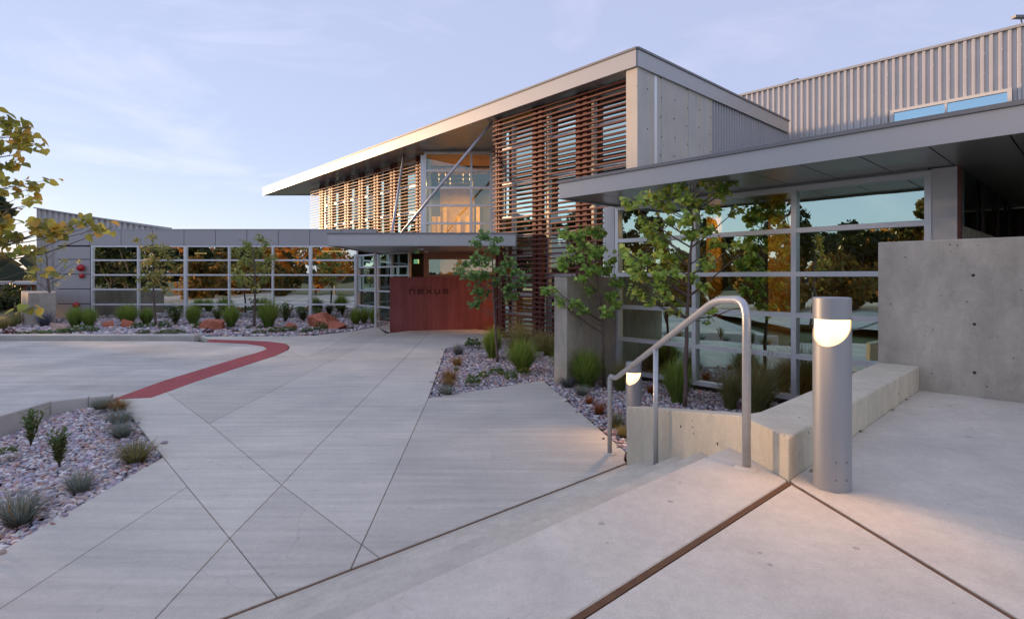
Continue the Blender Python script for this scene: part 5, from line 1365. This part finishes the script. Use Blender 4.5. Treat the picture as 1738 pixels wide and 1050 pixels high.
def big_tree(label, pos, H, trunk_h, rx, cols, seed, n=3600, leaf=.22, shape='round', mat=None, group='trees behind the viewer mirrored in the glass'):
    root = empty('background_tree', pos); tag(root, label, 'tree', group)
    me, cs = crown_mesh('crown', n, cols, seed, rx, H - trunk_h, leaf, shape=shape)
    o = link_mesh('crown', me, root, (0, 0, trunk_h))
    tm = MB(); rt = .035 * H * .6
    tm.tube([(0, 0, -.4), (0.05, 0, trunk_h), (0, .08, trunk_h + (H - trunk_h) * .6)], [rt, rt * .75, rt * .2], 8)
    for c, r_ in cs[:9]: tm.tube([(0.04, .02, trunk_h * .9), (c.x * .5, c.y * .5, trunk_h + c.z * .55), (c.x, c.y, trunk_h + c.z)], [rt * .4, rt * .25, rt * .08], 5, cap=False)
    tm.build('trunk', mat or M['bark'], root, smooth=True, loc=(0, 0, 0))
    return root
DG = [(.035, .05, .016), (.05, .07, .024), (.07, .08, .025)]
OR = [(.60, .22, .03), (.72, .32, .04), (.50, .17, .025), (.55, .36, .05)]
AO = [(.35, .18, .04), (.20, .15, .04), (.45, .24, .05), (.14, .12, .035)]
MX = [(.16, .13, .03), (.10, .10, .03), (.28, .16, .03)]
# to the left (seen in the right hand glass)
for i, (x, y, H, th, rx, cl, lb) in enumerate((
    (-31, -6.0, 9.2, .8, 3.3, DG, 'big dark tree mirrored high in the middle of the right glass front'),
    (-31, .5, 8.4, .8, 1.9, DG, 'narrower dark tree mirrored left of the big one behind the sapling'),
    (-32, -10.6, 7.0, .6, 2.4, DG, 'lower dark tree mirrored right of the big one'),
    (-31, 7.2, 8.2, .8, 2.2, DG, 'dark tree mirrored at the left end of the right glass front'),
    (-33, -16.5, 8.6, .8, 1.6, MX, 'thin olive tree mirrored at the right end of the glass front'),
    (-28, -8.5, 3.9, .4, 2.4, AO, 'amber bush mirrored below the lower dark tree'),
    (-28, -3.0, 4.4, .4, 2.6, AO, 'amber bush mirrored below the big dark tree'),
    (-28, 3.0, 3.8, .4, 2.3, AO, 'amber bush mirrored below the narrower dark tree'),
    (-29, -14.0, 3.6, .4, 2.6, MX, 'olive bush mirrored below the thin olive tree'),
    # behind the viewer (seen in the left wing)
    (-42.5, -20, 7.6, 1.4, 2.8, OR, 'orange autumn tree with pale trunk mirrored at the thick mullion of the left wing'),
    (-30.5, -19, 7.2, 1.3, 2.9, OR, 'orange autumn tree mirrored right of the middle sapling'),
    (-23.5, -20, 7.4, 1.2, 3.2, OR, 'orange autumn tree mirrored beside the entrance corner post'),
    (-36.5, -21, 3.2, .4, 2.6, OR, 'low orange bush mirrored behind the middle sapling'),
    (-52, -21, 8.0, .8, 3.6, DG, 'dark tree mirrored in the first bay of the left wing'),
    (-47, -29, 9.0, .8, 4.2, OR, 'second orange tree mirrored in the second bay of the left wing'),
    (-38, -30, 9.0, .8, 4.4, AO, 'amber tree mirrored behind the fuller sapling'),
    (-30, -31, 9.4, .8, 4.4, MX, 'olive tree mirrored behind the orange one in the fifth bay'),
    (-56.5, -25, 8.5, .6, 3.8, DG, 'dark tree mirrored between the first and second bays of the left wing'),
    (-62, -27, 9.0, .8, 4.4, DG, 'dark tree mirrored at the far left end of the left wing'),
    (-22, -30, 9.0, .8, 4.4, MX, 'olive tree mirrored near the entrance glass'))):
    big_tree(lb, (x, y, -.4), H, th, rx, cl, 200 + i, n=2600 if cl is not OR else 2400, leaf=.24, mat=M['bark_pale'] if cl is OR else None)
# unseen trees added left of the frame to block the low sun from the plaza
sv = Vector((math.sin(SUN_AZ), math.cos(SUN_AZ), 0)); se = Vector((sv.y, -sv.x, 0))
for i, (q, lb) in enumerate(((-2.5, 'added sun blocking tree out of view nearest the street'), (2.0, 'second added sun blocking tree from the street'), (6.5, 'third added sun blocking tree from the street'), (11.0, 'added sun blocking tree out of view nearest the left wing'))):
    p = sv * (42 + (i % 2) * 2.0) + se * q
    big_tree(lb, (p.x, p.y, -.4), 8.8, .5, 3.3, DG, 260 + i, n=5200, leaf=.30, group='unseen trees added to shade the plaza')
# shrubs and trees at the left horizon
for i, (px, Yd, top, rx, cl, lb) in enumerate(((14, 40, 500, 2.0, DG, 'dark rounded shrub before the brick house at the far left'), (44, 44, 490, 1.6, DG, 'taller dark shrub between brick house and concrete wall'), (-15, 38, 512, 1.6, DG, 'low dark shrub at the very left edge'))):
    p = at(px, 500, Yd); big_tree(lb, (p.x, Yd, -.4), zat(top, Yd) + .4, .1, rx, cl, 300 + i, n=1500, leaf=.14, group='shrubs at the far left')
for i, (px, w) in enumerate(((6, 16), (22, 14), (30, 12))):
    grass(FEATH, px, 560 - i * 4, 22, w + 6, ['pink tinged grass at the far left edge behind the kerb', 'second pink tinged grass left of the short concrete wall', 'third pink tinged grass touching the short concrete wall'][i], z=0, group='grasses left of the concrete wall')
# distant tree belt closing the horizon
rgb = np.random.default_rng(77); belt = MB()
for i in range(2600):
    a = rgb.uniform(0, 2 * math.pi); r_ = rgb.uniform(170, 210); h = rgb.uniform(0, 1) ** 1.4 * 7 * (.7 + .3 * math.sin(a * 9) + .2 * math.sin(a * 23))
    p = Vector((math.cos(a) * r_, math.sin(a) * r_, h - .4)); s = rgb.uniform(1.5, 3.2); k = len(belt.v)
    e = Vector((-math.sin(a), math.cos(a), 0)); n_ = Vector((rgb.normal(), rgb.normal(), rgb.normal())) * .5
    belt.v.extend([tuple(p + e * s + n_), tuple(p + Z * s * .8), tuple(p - e * s - n_), tuple(p - Z * s)]); belt.c.extend([jitter((.05, .06, .035), rgb, .3)] * 4); belt.f.append([k, k + 1, k + 2, k + 3])
o = link_mesh('distant_trees', belt.mesh('distant_trees', M['leaf'], recalc=False)); tag(o, 'far belt of dark trees along the horizon', 'trees', kind='stuff')
